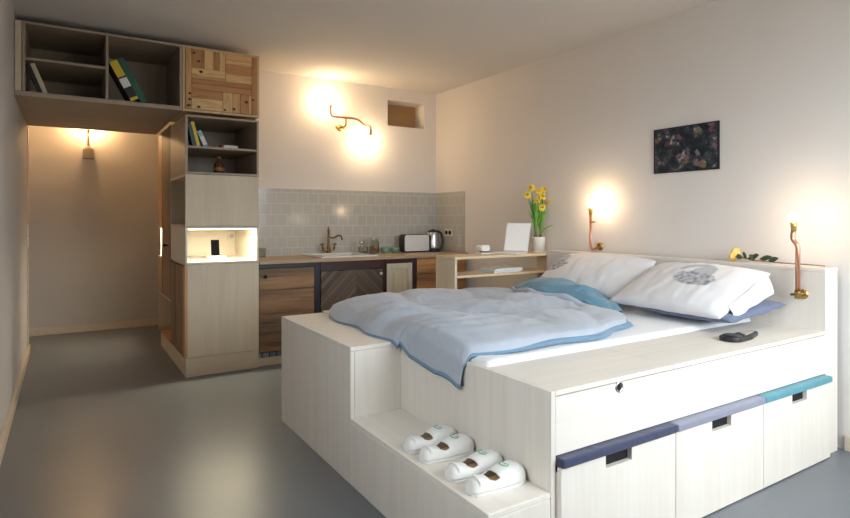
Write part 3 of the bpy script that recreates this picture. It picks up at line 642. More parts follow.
lamp_bulb(fl, (3.585, 3.185, 1.415), True, 0.06, 0.024, 'bulbF')
nl = thing('wall_lamp', 'bent copper pipe lamp clamped to the near end of the headboard', 'lamp', (3.53, 1.6, 0.87))
part('pipe', MB().tube(fillet([(3.47, 1.593, 0.885), (3.47, 1.593, 1.155), (3.47, 1.622, 1.185), (3.47, 1.616, 1.24)], 0.025), 0.0125), W['copper'], nl)
part('bracket', MB().tube([(3.527, 1.593, 0.875), (3.455, 1.593, 0.875)], 0.012).lathe((3.5295, 1.593, 0.875), [(0, 0.01), (0.022, 0.01), (0.028, 0.0)], 20, 0, Matrix.Rotation(-PI/2, 3, 'Y')).tube([(3.47, 1.593, 0.855), (3.47, 1.593, 0.90)], 0.016).tube([(3.46, 1.625, 0.875), (3.46, 1.56, 0.885)], 0.007), W['brass'], nl, label='brass wall bracket with small tap')
lamp_bulb(nl, (3.47, 1.614, 1.305), True, 0.05, 0.03)
cl = thing('wall_lamp', 'copper pipe lamp on a small box on the corridor end wall', 'lamp', (0.22, YC, 2.0))
CY_ = YC-0.12
part('mount_box', bx(0.17, 0.275, YC-0.165, YC-0.001, 1.995, 2.10), W['greybox'], cl, 0.004)
part('mount_cap', MB().lathe((0.222, CY_, 2.101), [(0, 0), (0.035, 0), (0.03, 0.015), (0.012, 0.03), (0, 0.03)]), W['brass'], cl)
part('pipe', MB().tube([(0.222, CY_, 2.125), (0.222, CY_, 2.29)], 0.0115), W['copper'], cl)
lamp_bulb(cl, (0.222, CY_, 2.365), True, 0.06, 0.026, 'bulbC')
# ------------------------------------------------------------------ picture
pc = thing('framed_picture', 'dark abstract collage picture hanging alone on the right wall', 'picture', (XR, 2.44, 1.8))
y0, y1, z0, z1 = 2.19, 2.69, 1.636, 1.961
part('frame', boxes((XR-0.013, XR-0.001, y0, y0+0.008, z0, z1), (XR-0.013, XR-0.001, y1-0.008, y1, z0, z1), (XR-0.013, XR-0.001, y0+0.008, y1-0.008, z0, z0+0.008), (XR-0.013, XR-0.001, y0+0.008, y1-0.008, z1-0.008, z1)), W['black'], pc)
part('print', bx(XR-0.012, XR-0.004, y0+0.0085, y1-0.0085, z0+0.0085, z1-0.0085), W['picture'], pc)

# ------------------------------------------------------------------ bed
BX, BXE, BY0, BY1, BZ = 1.463, 3.53, 1.48, 3.614, 0.684
bed = thing('platform_bed', 'whitewashed plywood platform bed with drawers, side step and tall headboard', 'bed', (2.4, 2.5, 0))
part('foot_block', boxes((1.18, 1.202, 2.558, BY1, 0.0, 0.650), (1.203, BX-0.001, 2.558, 2.576, 0.3, 0.650), (1.203, BX-0.001, 3.596, BY1, 0.0, 0.650), (1.18, BX-0.001, 2.558, BY1, 0.651, 0.672)), W['bedZ'], bed, 0.003)
part('step', boxes((1.18, 1.202, BY0+0.002, 2.557, 0.0, 0.303), (1.203, BX-0.001, BY0+0.002, BY0+0.02, 0.0, 0.303)), W['bedZ'], bed, 0.003)
part('step_tread', bx(1.18, BX-0.001, BY0+0.002, 2.557, 0.304, 0.324), W['bedY'], bed, 0.003)
part('side_panel', bx(BX, BX+0.022, BY0, BY1, 0, BZ), W['bedZ'], bed, 0.002)
part('back_panel', bx(BX+0.023, BXE, BY1-0.022, BY1, 0, BZ), W['bedZ'], bed, 0.002)
part('front_panel', bx(BX+0.023, BXE-0.001, BY0, BY0+0.02, 0.452, BZ-0.022), W['bedX'], bed, 0.0015)
part('ledge', boxes((2.175, BXE-0.001, BY0, 1.865, BZ-0.018, BZ)), W['bedX'], bed, 0.0015)
lid = part('lid', boxes((BX+0.023, 2.171, BY0, 1.865, BZ-0.018, BZ)), W['bedX'], bed, 0.0015)
part('ledge_back', bx(BX+0.023, BXE-0.001, 1.847, 1.865, 0.46, BZ-0.019), W['bedX'], bed)
part('slat_base', bx(BX+0.023, BXE-0.001, 1.866, BY1-0.023, 0.44, 0.458), W['bedX'], bed)
MF = Matrix.Rotation(PI/2, 3, 'X')
fh = part('finger_hole', MB().lathe((1.825, BY0-0.0005, 0.646), [(0.014, 0.0), (0.016, 0.004), (0.021, 0.004), (0.022, 0.0)], 24, 0, MF), W['steel'], bed, label='round steel finger hole')
part('hole', MB().lathe((1.825, BY0-0.0005, 0.646), [(0, 0.001), (0.0145, 0.001), (0.0145, 0)], 24, 0, MF), W['dark'], fh)  # dark disc paints the shade inside the hole
hb = part('headboard', boxes((BXE, BXE+0.022, BY0, 3.625, 0, 1.006), (BXE+0.023, 3.672, BY0, BY0+0.022, 0, 1.006), (BXE+0.023, 3.672, 3.603, 3.625, 0.0, 1.006)), W['bedZ'], bed, 0.002)
part('headboard_cap', bx(BXE, 3.68, BY0, 3.625, 1.007, 1.028), W['bedY'], hb, 0.002)
DY = 1.455
edges = [1.486, 2.150, 2.838, 3.525]
cm = ['cushnavy', 'cushlilac', 'cushteal']; cn = ['navy felt cushion', 'lilac grey felt cushion', 'teal felt cushion']
for i in range(3):
    x0, x1 = edges[i]+0.002, edges[i+1]-0.002
    hx = x0+(x1-x0)*(0.465 if i == 0 else 0.49 if i == 1 else 0.51); hw = 0.075; hz = 0.362
    zt_ = 0.413
    dr = part('drawer', boxes((x0, hx-hw, DY, DY+0.02, 0.006, zt_), (hx+hw, x1, DY, DY+0.02, 0.006, zt_), (hx-hw, hx+hw, DY, DY+0.02, 0.006, hz),
                              (x0, x0+0.018, DY+0.02, 1.84, 0.006, zt_-0.02), (x1-0.018, x1, DY+0.02, 1.84, 0.006, zt_-0.02), (x0+0.018, x1-0.018, DY+0.02, 1.84, 0.006, 0.024), (x0+0.018, x1-0.018, 1.822, 1.84, 0.024, zt_-0.02)), W['bedZ'], bed)
    part('hand_slot_shade', bx(hx-hw-0.01, hx+hw+0.01, DY+0.0205, DY+0.05, hz-0.012, zt_-0.002), W['dark'], dr, label='hand slot cut-out with its shade painted black')  # block behind the cut-out, near-black to stand for its inner shade
    part('cushion', bx(x0-0.0015, x1+0.0015, DY-0.014, 1.80, zt_+0.001, 0.447), W[cm[i]], dr, 0.008, label=cn[i])

mt = solo(part('mattress', bx(BX+0.024, BXE-0.004, 1.869, BY1-0.026, 0.4585, 0.708), W['sheet'], None, 0.03), 'white sheeted mattress sunk into the plywood bed', 'mattress')
mt.modifiers['Bevel'].segments = 4

# ------------------------------------------------------------------ duvet
def sm(a, b, x):
    t = max(0, min(1, (x-a)/(b-a))); return t*t*(3-2*t)
def wr(x, y, s, k=0): return noise.noise(Vector((x*s, y*s, k)))
P00, P10, P11, P01 = Vector((1.385, 1.99)), Vector((2.74, 2.02)), Vector((3.02, 3.40)), Vector((1.41, 3.33))
def base_z(x, y):
    return 0.709 if x > BX else 0.674
def dplan(u, v):
    p = P00*(1-u)*(1-v) + P10*u*(1-v) + P11*u*v + P01*(1-u)*v
    nb_ = 4*u*(1-u)
    p = p + Vector((0, -1))*(0.085*nb_*(1-v)**2) + Vector((0, 1))*0.42*nb_**0.5*v**3
    p = p + Vector((1, 0.0))*(0.09*4*v*(1-v)*u*u) + Vector((0.03, 0))*math.sin(v*14)*u*(v)*(1-v)
    p.y = min(p.y, 3.585); p.y += 0.018*math.sin(u*17+1)*(1-v)**3; p.x += 0.015*math.sin(v*19)*(1-u)**3
    # round the near head corner
    k = (u**6)*((1-v)**6); p = p + Vector((-0.10, 0.10))*k
    return p
def crease(d, w): return math.exp(-(abs(d)/w)**1.3)
def puff(u, v):
    e = (max(0, 4*u*(1-u))**0.40)*(max(0, 4*v*(1-v))**0.40)
    h = 0.098*e
    r1 = 0.50 + 0.03*math.sin(u*9) - 0.21*u; r2 = 0.74 + 0.03*math.sin(u*7+2) - 0.06*u
    h -= e*(0.075*crease(v-r1, 0.06)*(1-0.25*u) + 0.055*crease(v-r2, 0.055))
    h -= 0.030*e*crease(u-0.36-0.10*math.sin(v*6+1), 0.05)*(0.4+0.6*sm(0.1, 0.3, v))
    h -= 0.026*e*crease(u-0.66-0.07*math.sin(v*8), 0.05)
    h += 0.028*math.exp(-((u-0.15)/0.13)**2)*e
    x, y = u*1.5, v*1.4
    for k, (ang, fr, am, c0) in enumerate(((0.5, 30, 0.008, 0.12), (-0.5, 24, 0.003, 0.5), (0.25, 22, 0.005, 0.88))):
        d = (x*math.sin(ang)+y*math.cos(ang)); q = math.sin(d*fr+wr(x, y, 2.5, k)*6)
        h += am*e*(1-abs(q))*2.0*math.exp(-((u-c0)/0.22)**2)
    h += e*(0.030*wr(x, y, 2.2, 3) - 0.016*abs(wr(x, y*1.8, 5, 5)) - 0.008*abs(wr(x*1.5, y, 11, 8)))
    return h
def drop(x, y, z):
    # hanging over the bed side panel (in front of the foot block)
    if x < BX+0.02:
        w = 1 - sm(2.42, 2.56, y)
        raw = BX+0.02-x; over = min(0.12, raw); D = (0.082+0.055*(1-sm(1.95, 2.55, y)))*min(1, raw/0.09)
        if w > 0:
            x2 = BX+0.02 - min(over, 0.035) - 0.012*sm(0.03, 0.15, over); z2 = z - D
            return x*(1-w)+x2*w, y, z*(1-w)+z2*w
    return x, y, z
def dtop(u, v):
    p = dplan(u, v); b = base_z(p.x, p.y) if p.x > BX+0.03 else (0.674+0.035*sm(BX-0.06, BX+0.03, p.x))
    if p.y < 2.5 and p.x < BX+0.03: b = 0.709
    rim = 0.011+0.020*(1-v)**8*sm(0.08, 0.4, u)
    return Vector(drop(p.x, p.y, b + rim + puff(u, v)))
DV = thing('duvet', 'crumpled blue grey duvet with steel blue underside across the bed', 'duvet', (2.2, 2.7, 0.7))
mb = MB(); NU, NV = 130, 120
mb.grid(dtop, NU, NV)
part('cover', mb, W['duvet'], DV, fixn=False)
# underside ribbon: runs round the edge, bulges slightly past the top cover and returns underneath
per = [(i/NU, 0) for i in range(NU)] + [(1, j/NV) for j in range(NV)] + [(1-i/NU, 1) for i in range(NU)] + [(0, 1-j/NV) for j in range(NV)]
mb = MB(); cen = dplan(0.5, 0.5); rings = []
for (u, v) in per:
    t = dtop(u, v); pl = Vector((t.x, t.y)); dirn = (pl-cen).normalized()
    if u == 0 and t.y < 2.5: dirn = Vector((-1, 0))
    hang = (u < 0.12 and t.y < 2.55)
    nearw = sm(0.1, 0.5, u)*(1 if v == 0 else (1-v) if u == 1 else 0.0)
    b = t.z-0.009-0.020*nearw
    out = 0.003+0.014*nearw*(1+0.6*math.sin(u*22))
    rings.append([mb.bm.verts.new((t.x, t.y, t.z)), mb.bm.verts.new((t.x+dirn.x*out, t.y+dirn.y*out, t.z-0.006)),
                  mb.bm.verts.new((t.x+dirn.x*(out*1.4), t.y+dirn.y*(out*1.4), t.z-0.018)), mb.bm.verts.new((t.x+dirn.x*0.004, t.y+dirn.y*0.004, b)),
                  mb.bm.verts.new((t.x-dirn.x*0.08, t.y-dirn.y*0.08, b+0.004))])
for a, b in zip(rings, rings[1:]+rings[:1]):
    for k in range(4):
        F = mb.bm.faces.new((a[k], a[k+1], b[k+1], b[k])); F.smooth = True
part('underside', mb, W['duvetunder'], DV, label='steel blue underside showing along the edge')
# turned-back corner near the pillows, teal side up
def interp(P, s):
    n = len(P)-1; x = min(s*n, n-1e-6); i = int(x); f = x-i; f = f*f*(3-2*f)*0.5+f*0.5
    return Vector(P[i])*(1-f) + Vector(P[i+1])*f
rid = [(3.02, 3.47, 0.775), (3.03, 3.12, 0.868), (3.0, 2.84, 0.878), (2.95, 2.58, 0.835), (2.88, 2.42, 0.775), (2.80, 2.30, 0.735)]
frn = [(2.98, 3.44, 0.765), (2.76, 3.14, 0.80), (2.70, 2.90, 0.81), (2.74, 2.64, 0.80), (2.77, 2.44, 0.765), (2.77, 2.28, 0.730)]
bak = [(3.05, 3.46, 0.735), (3.12, 3.12, 0.722), (3.12, 2.84, 0.718), (3.06, 2.58, 0.716), (2.98, 2.42, 0.714), (2.86, 2.30, 0.712)]
def flap(s, t):
    a, b, c = interp(frn, s), interp(rid, s), interp(bak, s)
    if t < 0.6:
        q = t/0.6; p_ = a.lerp(b, q); p_.z += 0.03*math.sin(PI*q)*math.sin(PI*s)
    else:
        q = (t-0.6)/0.4; p_ = b.lerp(c, q); p_.z += 0.02*math.sin(PI*q); p_.x += 0.03*math.sin(PI*q)
    e = math.sin(PI*min(1, max(0, s)))
    p_.z += e*(0.022*wr(s*3, t*0.8, 2.6, 2) - 0.014*abs(wr(s*7, t*1.2, 4, 4)) - 0.008*abs(wr(s*14, t*1.5, 4, 9)))*(1-sm(0.75, 1, t))
    return p_
mb = MB(); mb.grid(flap, 70, 26)
part('turned_back_corner', mb, W['teal'], DV, fixn=False, solid=0.006, label='turned back teal blue corner')
def hemroll(s):
    a = interp(frn, s); return Vector((a.x-0.012, a.y, a.z-0.012+0.008*math.sin(s*23)))
mb = MB(); pts = [hemroll(i/40) for i in range(41)]
mb.tube(pts, [0.008+0.016*math.sin(PI*i/40) for i in range(41)], 10)
part('hem_roll', mb, W['duvet'], DV)

# ------------------------------------------------------------------ pillows
def pillow(w, h, th, M, seed, pr=None, nu=90, nv=70, sag=0.0, pinch=0.05, wrinkle=1.0):
    mb = MB(); bm = mb.bm; lay = bm.verts.layers.float.new('print')
    def P(a, b, s):
        e = max(0, (1-a*a)*(1-b*b))**0.40
        x = w/2*a*(1-pinch*(1-b*b)); y = h/2*b*(1-pinch*1.4*(1-a*a))
        z = s*th/2*e
        z += e*wrinkle*s*(0.020*wr(x, y, 4.5, seed)+0.010*wr(x*2, y, 9, seed+3)) + 0.006*wrinkle*wr(x, y, 14, seed+5)
        z -= sag*(a*a)
        return M @ Vector((x, y, z))
    T = [[None]*(nv+1) for _ in range(nu+1)]; B = [[None]*(nv+1) for _ in range(nu+1)]
    for i in range(nu+1):
        for j in range(nv+1):
            a, b = 2*i/nu-1, 2*j/nv-1
            T[i][j] = bm.verts.new(P(a, b, 1))
            if pr: T[i][j][lay] = pr(a, b)
            B[i][j] = T[i][j] if i in (0, nu) or j in (0, nv) else bm.verts.new(P(a, b, -1))
    for i in range(nu):
        for j in range(nv):
            for G, fl_ in ((T, 0), (B, 1)):
                q = [G[i][j], G[i+1][j], G[i+1][j+1], G[i][j+1]]
                F = bm.faces.new(q[::-1] if fl_ else q); F.smooth = True
    return mb
def frame(c, phi, yaw=0.0, roll=0.0):
    # local x -> towards the viewer's right (-Y), local y -> up the slope towards the headboard (+X), z -> normal
    ux = Vector((0, -1, 0)); uy = Vector((math.cos(phi), 0, math.sin(phi))); uz = ux.cross(uy)
    M = Matrix((ux, uy, uz)).transposed().to_4x4()
    return Matrix.Translation(c) @ Matrix.Rotation(yaw, 4, 'Z') @ M @ Matrix.Rotation(roll, 4, 'Y')
def motif(cx, cy, sc, seed):
    # loose generic rounded blotch with a curled tail
    def f(a, b):
        x, y = (a-cx)/sc, (b-cy)/(sc*1.55)
        n = noise.noise(Vector((x*2.2, y*2.2, seed)))*0.5 + noise.noise(Vector((x*6, y*6, seed)))*0.35
        body = sm(0.18, -0.12, (x/0.95)**2 + ((y+0.28)/0.52)**2 - 0.95 + n*0.5)
        tex = 0.62+0.75*noise.noise(Vector((x*5, y*7, seed+4)))
        hump = sm(0.1, -0.1, ((x-0.1)/0.5)**2+((y-0.35)/0.42)**2-0.9)*0.55
        r = math.hypot(x+0.15, y-0.05); th = math.atan2(y-0.05, x+0.15)
        arc = sm(0.20, 0.08, abs(r-0.80))*(1 if 0.7 < th < 2.9 else 0)*0.55
        return max(0, min(1, max(body*tex, hump*(0.7+tex*0.3), arc)))
    return f
def fold(seed):
    return lambda a, b: 0.0
wp = thing('pillow', 'white pillow with a grey blue blotch print lying at the near end of the headboard', 'pillow', (3.2, 2.08, 0.82))
part('pillowcase', pillow(0.75, 0.53, 0.16, frame((3.175, 2.09, 0.893), math.radians(24), math.radians(-2)), 11, motif(0.24, 0.10, 0.36, 3), 150, 110, sag=0.015, pinch=0.02, wrinkle=0.6), W['pillow'], wp)
PM = frame((3.175, 2.09, 0.893), math.radians(24), math.radians(-2))
def hemf(s_, t_):
    q = PM @ Vector((0.362+0.012*math.sin(PI*s_), -0.16+0.40*s_, 0.004)); k = t_*(0.055+0.06*s_)
    return q + Vector((0.02*math.sin(s_*9)*t_, -0.035*math.sin(t_*PI/2)-0.006*math.sin(s_*14)*t_, -k))
mb = MB(); mb.grid(hemf, 24, 8)
part('pillowcase_hem', mb, W['sheet'], wp, solid=0.003, fixn=False)
sp = thing('pillow', 'slate blue pillow lying flat under the printed white one', 'pillow', (3.24, 2.0, 0.76))
part('pillowcase', pillow(0.66, 0.55, 0.11, frame((3.235, 2.0, 0.785), math.radians(5), math.radians(-2)), 21, None, 60, 50, pinch=0.03), W['slate'], sp)
lp = thing('pillow', 'white pillow with a dark curl at its corner propped nearest the daffodils', 'pillow', (3.3, 2.93, 0.82))
part('pillowcase', pillow(0.82, 0.46, 0.20, frame((3.29, 2.92, 0.878), math.radians(33), math.radians(2)), 31, motif(-0.80, 0.20, 0.36, 9), 150, 110, pinch=-0.03, wrinkle=0.6), W['pillow'], lp)

# ------------------------------------------------------------------ gadget on the ledge
hd = thing('handheld_gadget', 'small black gadget lying flat on the bed ledge below the pillows', 'gadget', (2.93, 1.63, BZ))
gx, gy, gz = 2.93, 1.63, BZ+0.0005
def gpoly(P, z0, z1): return MB().poly([(x, y, z0) for x, y in P], z1-z0, (0, 0, 1))
ax = Vector((math.cos(0.12), math.sin(0.12), 0)); ay = Vector((-ax.y, ax.x, 0))
def gp(u, v): q = Vector((gx, gy, 0)) + ax*u + ay*v; return (q.x, q.y)
body = [gp(-0.075+0.055*math.cos(a), 0.055*math.sin(a)) for a in [PI/2+PI*k/12 for k in range(13)]] + [gp(0.03, -0.06), gp(0.165, -0.035), gp(0.175, 0.0), gp(0.06, 0.03), gp(0.01, 0.03), gp(-0.02, 0.06)]
part('body', gpoly(body, gz, gz+0.022), W['black'], hd, 0.005)
part('round_top', MB().lathe((*gp(-0.07, 0.0), gz+0.0225), [(0, 0.010), (0.03, 0.009), (0.044, 0.004), (0.047, 0)], 28), W['bkblack'], hd)
part('flat_pad', gpoly([gp(0.0, -0.04), gp(0.13, -0.028), gp(0.14, -0.004), gp(0.05, 0.018)], gz+0.0222, gz+0.026), W['greybox'], hd, 0.001)

# ------------------------------------------------------------------ slippers
def slipper(label, x, y, yaw, side, src=None):
    z = 0.3245
    o = thing('slipper', label, 'slipper', (x, y, z), 'white slippers on the bed step', (0, 0, yaw))
    if src:
        for c in src.children:
            k = c.copy(); COL.objects.link(k); k.parent = o
        return o
    L = 0.252
    def wid(t):
        w = 0.039+0.011*sm(0.1, 0.65, t)
        if t > 0.74: w *= math.sqrt(max(0.0, 1-((t-0.74)/0.265)**2))
        if t < 0.14: w *= 0.45+0.55*math.sqrt(max(0.0, 1-((0.14-t)/0.14)**2))
        return w
    def hgt(t):
        h = 0.052-0.012*sm(0.10, 0.30, t)+0.026*sm(0.34, 0.62, t)
        if t > 0.78: h *= 0.15+0.85*math.sqrt(max(0.0, 1-((t-0.78)/0.222)**2))
        return 0.86*h*(0.75+0.25*sm(0, 0.1, t))
    nt_, na = 40, 28
    mb = MB(); V = []
    for i in range(nt_+1):
        t = i/nt_; row = []
        for j in range(na+1):
            a = PI*j/na
            yy = wid(t)*math.copysign(abs(math.cos(a))**0.75, math.cos(a)); zz = 0.012+hgt(t)*math.sin(a)**0.75
            lean = -0.02*(1-sm(0, 0.15, t))
            row.append(mb.bm.verts.new((L*t-L/2 + (0.012*math.sin(a) if t < 0.1 else 0), yy, zz)))
        V.append(row)
    for i in range(nt_):
        t = (i+0.5)/nt_
        for j in range(na):
            b = (j+0.5)/na
            if 0.29 < t < 0.44 and abs(b-0.5) < 0.24*sm(0.2, 0.38, t): continue
            F = mb.bm.faces.new((V[i][j], V[i+1][j], V[i+1][j+1], V[i][j+1])); F.smooth = True
    mb.bm.faces.new(V[0])
    part('upper', mb, W['slipper'], o, local=True, solid=0.004)
    def outline(k, z0): return [(L*t-L/2, s*(wid(t)+k), z0) for s, ts in ((-1, [i/24 for i in range(25)]), (1, [1-i/24 for i in range(25)])) for t in ts]
    part('sole', MB().poly(outline(0.002, 0), 0.012, (0, 0, 1)), W['slipper'], o, local=True, bev=0.003)
    part('insole', MB().poly(outline(-0.004, 0.0122), 0.004, (0, 0, 1)), W['insole'], o, local=True, label='tan insole')
    mb = MB()
    for j in range(15):
        pass
    def surf(t, b):
        a = PI*b; return Vector((L*t-L/2, wid(t)*math.copysign(abs(math.cos(a))**0.75, math.cos(a)), 0.012+hgt(t)*math.sin(a)**0.75+0.0045))
    ringp = [surf(0.64+0.05*math.cos(g), 0.5+0.10*math.sin(g)) for g in [0.5+5.2*k/18 for k in range(19)]]
    mb.tube(ringp, 0.0016, 6)
    mb.tube([surf(0.64, 0.5), surf(0.66, 0.53), surf(0.68, 0.52)], 0.0014, 6)
    part('logo', mb, W['green'], o, local=True, label='small green ring emblem')
    return o
s0 = slipper('white slipper farthest back on the step, nearest the foot block', 1.333, 2.068, 0.02, 1)
slipper('white slipper second from the foot block, mate of the farthest one', 1.333, 1.945, 0.0, 1, s0)
slipper('white slipper third along the step, first of the nearer pair', 1.332, 1.755, 0.02, 1, s0)
slipper('white slipper closest to the near end of the step', 1.333, 1.628, 0.01, 1, s0)

# ------------------------------------------------------------------ desk behind the bed
DX0, DX1, DY0, DY1, DZ = 2.56, 3.70, 3.63, 3.90, 1.005
dk = thing('shelf_desk', 'pale wood standing desk with one shelf between bed and kitchen', 'desk', (3.1, 3.9, 0))
part('desk_top', bx(DX0, DX1, DY0, DY1, DZ-0.022, DZ), W['deskX'], dk, 0.002)
part('end_panel', bx(DX0, DX0+0.022, DY0, DY1, 0, DZ-0.023), W['plyZ'], dk, 0.002)
part('end_panel', bx(3.60, 3.622, DY0, DY0+0.19, 0, DZ-0.023), W['deskZ'], dk, 0.002)
part('shelf', bx(DX0+0.023, 3.599, DY0+0.002, DY1-0.004, 0.836, 0.856), W['deskX'], dk, 0.002)
part('brace', bx(DX0+0.023, 3.62, DY1-0.03, DY1-0.01, 0.02, 0.4), W['deskX'], dk)
gd = thing('table_clock', 'small white gadget with a dark slot at the left of the desk', 'gadget', (3.0, 3.8, DZ))
part('body', prism_y(rrect(2.955, 3.045, DZ+0.022, DZ+0.075, 0.022), 3.80, 3.88), W['whiteplastic'], gd, 0.004)
part('slot', bx(2.985, 3.043, 3.798, 3.87, DZ+0.012, DZ+0.0215), W['black'], gd)
part('foot', bx(2.945, 3.05, 3.79, 3.885, DZ+0.0003, DZ+0.0115), W['whiteplastic'], gd, 0.003)
lt = thing('laptop', 'white open laptop seen edge on beside the daffodil pot', 'laptop', (3.305, 3.80, DZ), None, (0, 0, math.radians(20)))
part('base', bx(-0.20, 0, -0.135, 0.10, 0.0005, 0.012), W['whiteplastic'], lt, 0.003, local=True)
part('keyboard', bx(-0.15, -0.03, -0.115, 0.08, 0.0122, 0.0135), W['socket'], lt, local=True)
R = Matrix.Translation((0, 0, 0.0135)) @ Matrix.Rotation(math.radians(15), 4, 'Y')
part('lid', MB().box(-0.003, 0.005, -0.135, 0.10, 0, 0.255, 0, R), W['whiteplastic'], lt, 0.003, local=True)
part('screen', MB().box(-0.0042, -0.0032, -0.127, 0.092, 0.01, 0.247, 0, R), W['screen'], lt, local=True)
def mag(label, z, t, x0, x1, y0, y1, yaw, mats):
    o = thing('magazine', label, 'magazine', ((x0+x1)/2, (y0+y1)/2, z), 'magazines on the desk shelf', (0, 0, yaw))
    w, d = (x1-x0)/2, (y1-y0)/2
    part('pages', bx(-w, w, -d, d, 0.001, t-0.001), W['paper'], o, local=True)
    part('cover', boxes((-w-0.001, w+0.001, -d-0.001, d+0.001, t-0.001, t), (-w-0.001, w+0.001, -d-0.001, d+0.001, 0, 0.001)), W[mats], o, local=True)
mag('bottom magazine of the desk shelf stack, with blue edge', 0.8565, 0.012, 2.97, 3.27, 3.66, 3.87, 0.03, 'bkblue')
mag('middle white magazine of the stack on the desk shelf', 0.869, 0.012, 2.99, 3.29, 3.665, 3.87, -0.03, 'paper')
mag('top white magazine of the stack on the desk shelf', 0.8815, 0.008, 3.0, 3.28, 3.665, 3.87, 0.02, 'paper')
# daffodils
px, py = 3.595, 3.80
df = thing('potted_daffodils', 'yellow daffodils in a white pot on the desk corner', 'plant', (px, py, DZ))
part('pot', MB().lathe((px, py, DZ+0.008), [(0, 0), (0.053, 0), (0.062, 0.11), (0.064, 0.128), (0.060, 0.128), (0.058, 0.118), (0, 0.116)], 32), W['white'], df)
part('saucer', MB().lathe((px, py, DZ+0.0003), [(0, 0), (0.060, 0), (0.075, 0.012), (0.072, 0.012), (0.058, 0.0075), (0, 0.0075)], 32), W['white'], df)
for (dx, dy) in ((-0.022, 0.008), (0.024, -0.008), (0.0, 0.03)):
    part('flower_bulb', MB().ball((px+dx, py+dy, DZ+0.135), 0.018, 1, 1, 1.3), W['bulbskin'], df)
rnd = random.Random(5)
def blade(x, y, z, h, ang, bend, w, kink=False):
    mb = MB(); n = 14; d = Vector((math.cos(ang), math.sin(ang), 0)); sd_ = Vector((0.80, -0.55, 0)) if abs(d.x) < 2 else d
    def f(s, t):
        q = Vector((x, y, z)) + d*bend*(s**2.0) + Vector((0, 0, h*(s - (0.35*s**3 if kink else 0.03*s**3))))
        ww = w*(0.7+0.6*s)*(1-s**4)*0.5
        return q + sd_*(t*2-1)*ww + Vector((0.3, 0.5, 0))*0.12*w*(1-(2*t-1)**2)
    mb.grid(f, n, 2); return mb
for i in range(24):
    base = ((-0.022, 0.008), (0.024, -0.008), (0.0, 0.03))[i % 3]
    a = rnd.uniform(0, 2*PI)
    part('leaf', blade(px+base[0], py+base[1], DZ+0.14, rnd.uniform(0.20, 0.36), a, rnd.uniform(0.03, 0.11), rnd.uniform(0.016, 0.024)), W['leaf'], df, solid=0.0015, fixn=False)
part('leaf', blade(px+0.03, py-0.01, DZ+0.14, 0.16, -0.55, 0.16, 0.02, True), W['leaf'], df, solid=0.0015, fixn=False)
part('leaf', blade(px-0.025, py, DZ+0.14, 0.28, 2.6, 0.06, 0.018), W['leaf'], df, solid=0.0015, fixn=False)
def flower(x, y, z, yaw, tilt, sc=1.0):
    o = Matrix.Translation((x, y, z)) @ Matrix.Rotation(yaw, 4, 'Z') @ Matrix.Rotation(tilt, 4, 'Y')
    mb = MB()
    for k in range(6):
        a = k*PI/3
        Rk = o @ Matrix.Rotation(a, 4, 'Z')
        def f(s, t):
            r = sc*(0.006+0.036*s); w = sc*0.016*math.sin(PI*min(1, 0.12+0.88*s))**0.7
            return Rk @ Vector((r, (2*t-1)*w, sc*(0.006*s - 0.012*s*s)))
        mb.grid(f, 6, 4)
    m2 = MB()
    m2.lathe((0, 0, 0), [(0.007*sc, 0), (0.010*sc, 0.012*sc), (0.012*sc, 0.022*sc), (0.017*sc, 0.030*sc)], 14)
    bmesh.ops.transform(m2.bm, matrix=o, verts=m2.bm.verts)
    return mb, m2
FL = [(-0.055, 0.03, 0.575, 3.6, 1.3), (-0.075, 0.06, 0.51, 3.9, 1.2), (0.015, 0.0, 0.545, -1.9, 1.1), (0.05, -0.02, 0.56, -1.2, 1.2), (0.0, 0.01, 0.46, -2.2, 1.2), (0.03, -0.025, 0.495, -1.6, 1.0), (0.085, -0.03, 0.45, -0.6, 1.4), (0.02, -0.03, 0.40, -2.0, 1.3)]
for (dx, dy, dz, yaw, tilt) in FL:
    b = (-0.022 if dx < 0 else 0.024, 0.0)
    fx2, fy2, fz2 = px+dx, py+dy, DZ+dz
    st = fillet([(px+b[0], py, DZ+0.14), (px+b[0]+(dx-b[0])*0.5, py+dy*0.5, DZ+0.14+(dz-0.14)*0.6), (fx2-0.004, fy2, fz2+0.006), (fx2, fy2, fz2)], 0.05)
    part('stem', MB().tube(st, 0.0032, 6), W['leaf'], df)
    a, b_ = flower(fx2, fy2, fz2, yaw, tilt, 0.9)
    fo = part('flower', a, W['yellow'], df, solid=0.0012, fixn=False)
    part('trumpet', b_, W['trumpet'], fo, solid=0.0012)

# ------------------------------------------------------------------ rose on the headboard
rz_ = 1.032
rs = thing('rose', 'single yellow rose with dark leaves lying along the headboard top', 'flower', (3.6, 1.9, rz_))
head = Vector((3.62, 2.02, rz_+0.036))
mb = MB()
Rr = Matrix.Translation(head) @ Matrix.Rotation(math.radians(70), 4, 'X').inverted()
for ring, (rr, n, h) in enumerate(((0.013, 3, 0.034), (0.024, 4, 0.034), (0.034, 5, 0.030), (0.040, 6, 0.020))):
    for k in range(n):
        a0 = 2*PI*k/n+ring*0.7
        def f(s, t):
            a = a0+(t-0.5)*2*PI/n*1.35; r = rr*(0.35+0.65*math.sin(min(1, s*1.15)*PI/2)) + 0.006*s*s*ring*0.5
            return Rr @ Vector((r*math.cos(a), r*math.sin(a), h*(s*1.5-0.6)-0.4*h*(2*t-1)**2*s))
        mb.grid(f, 6, 6)
part('blossom', mb, W['rose'], rs, solid=0.0015, fixn=False)
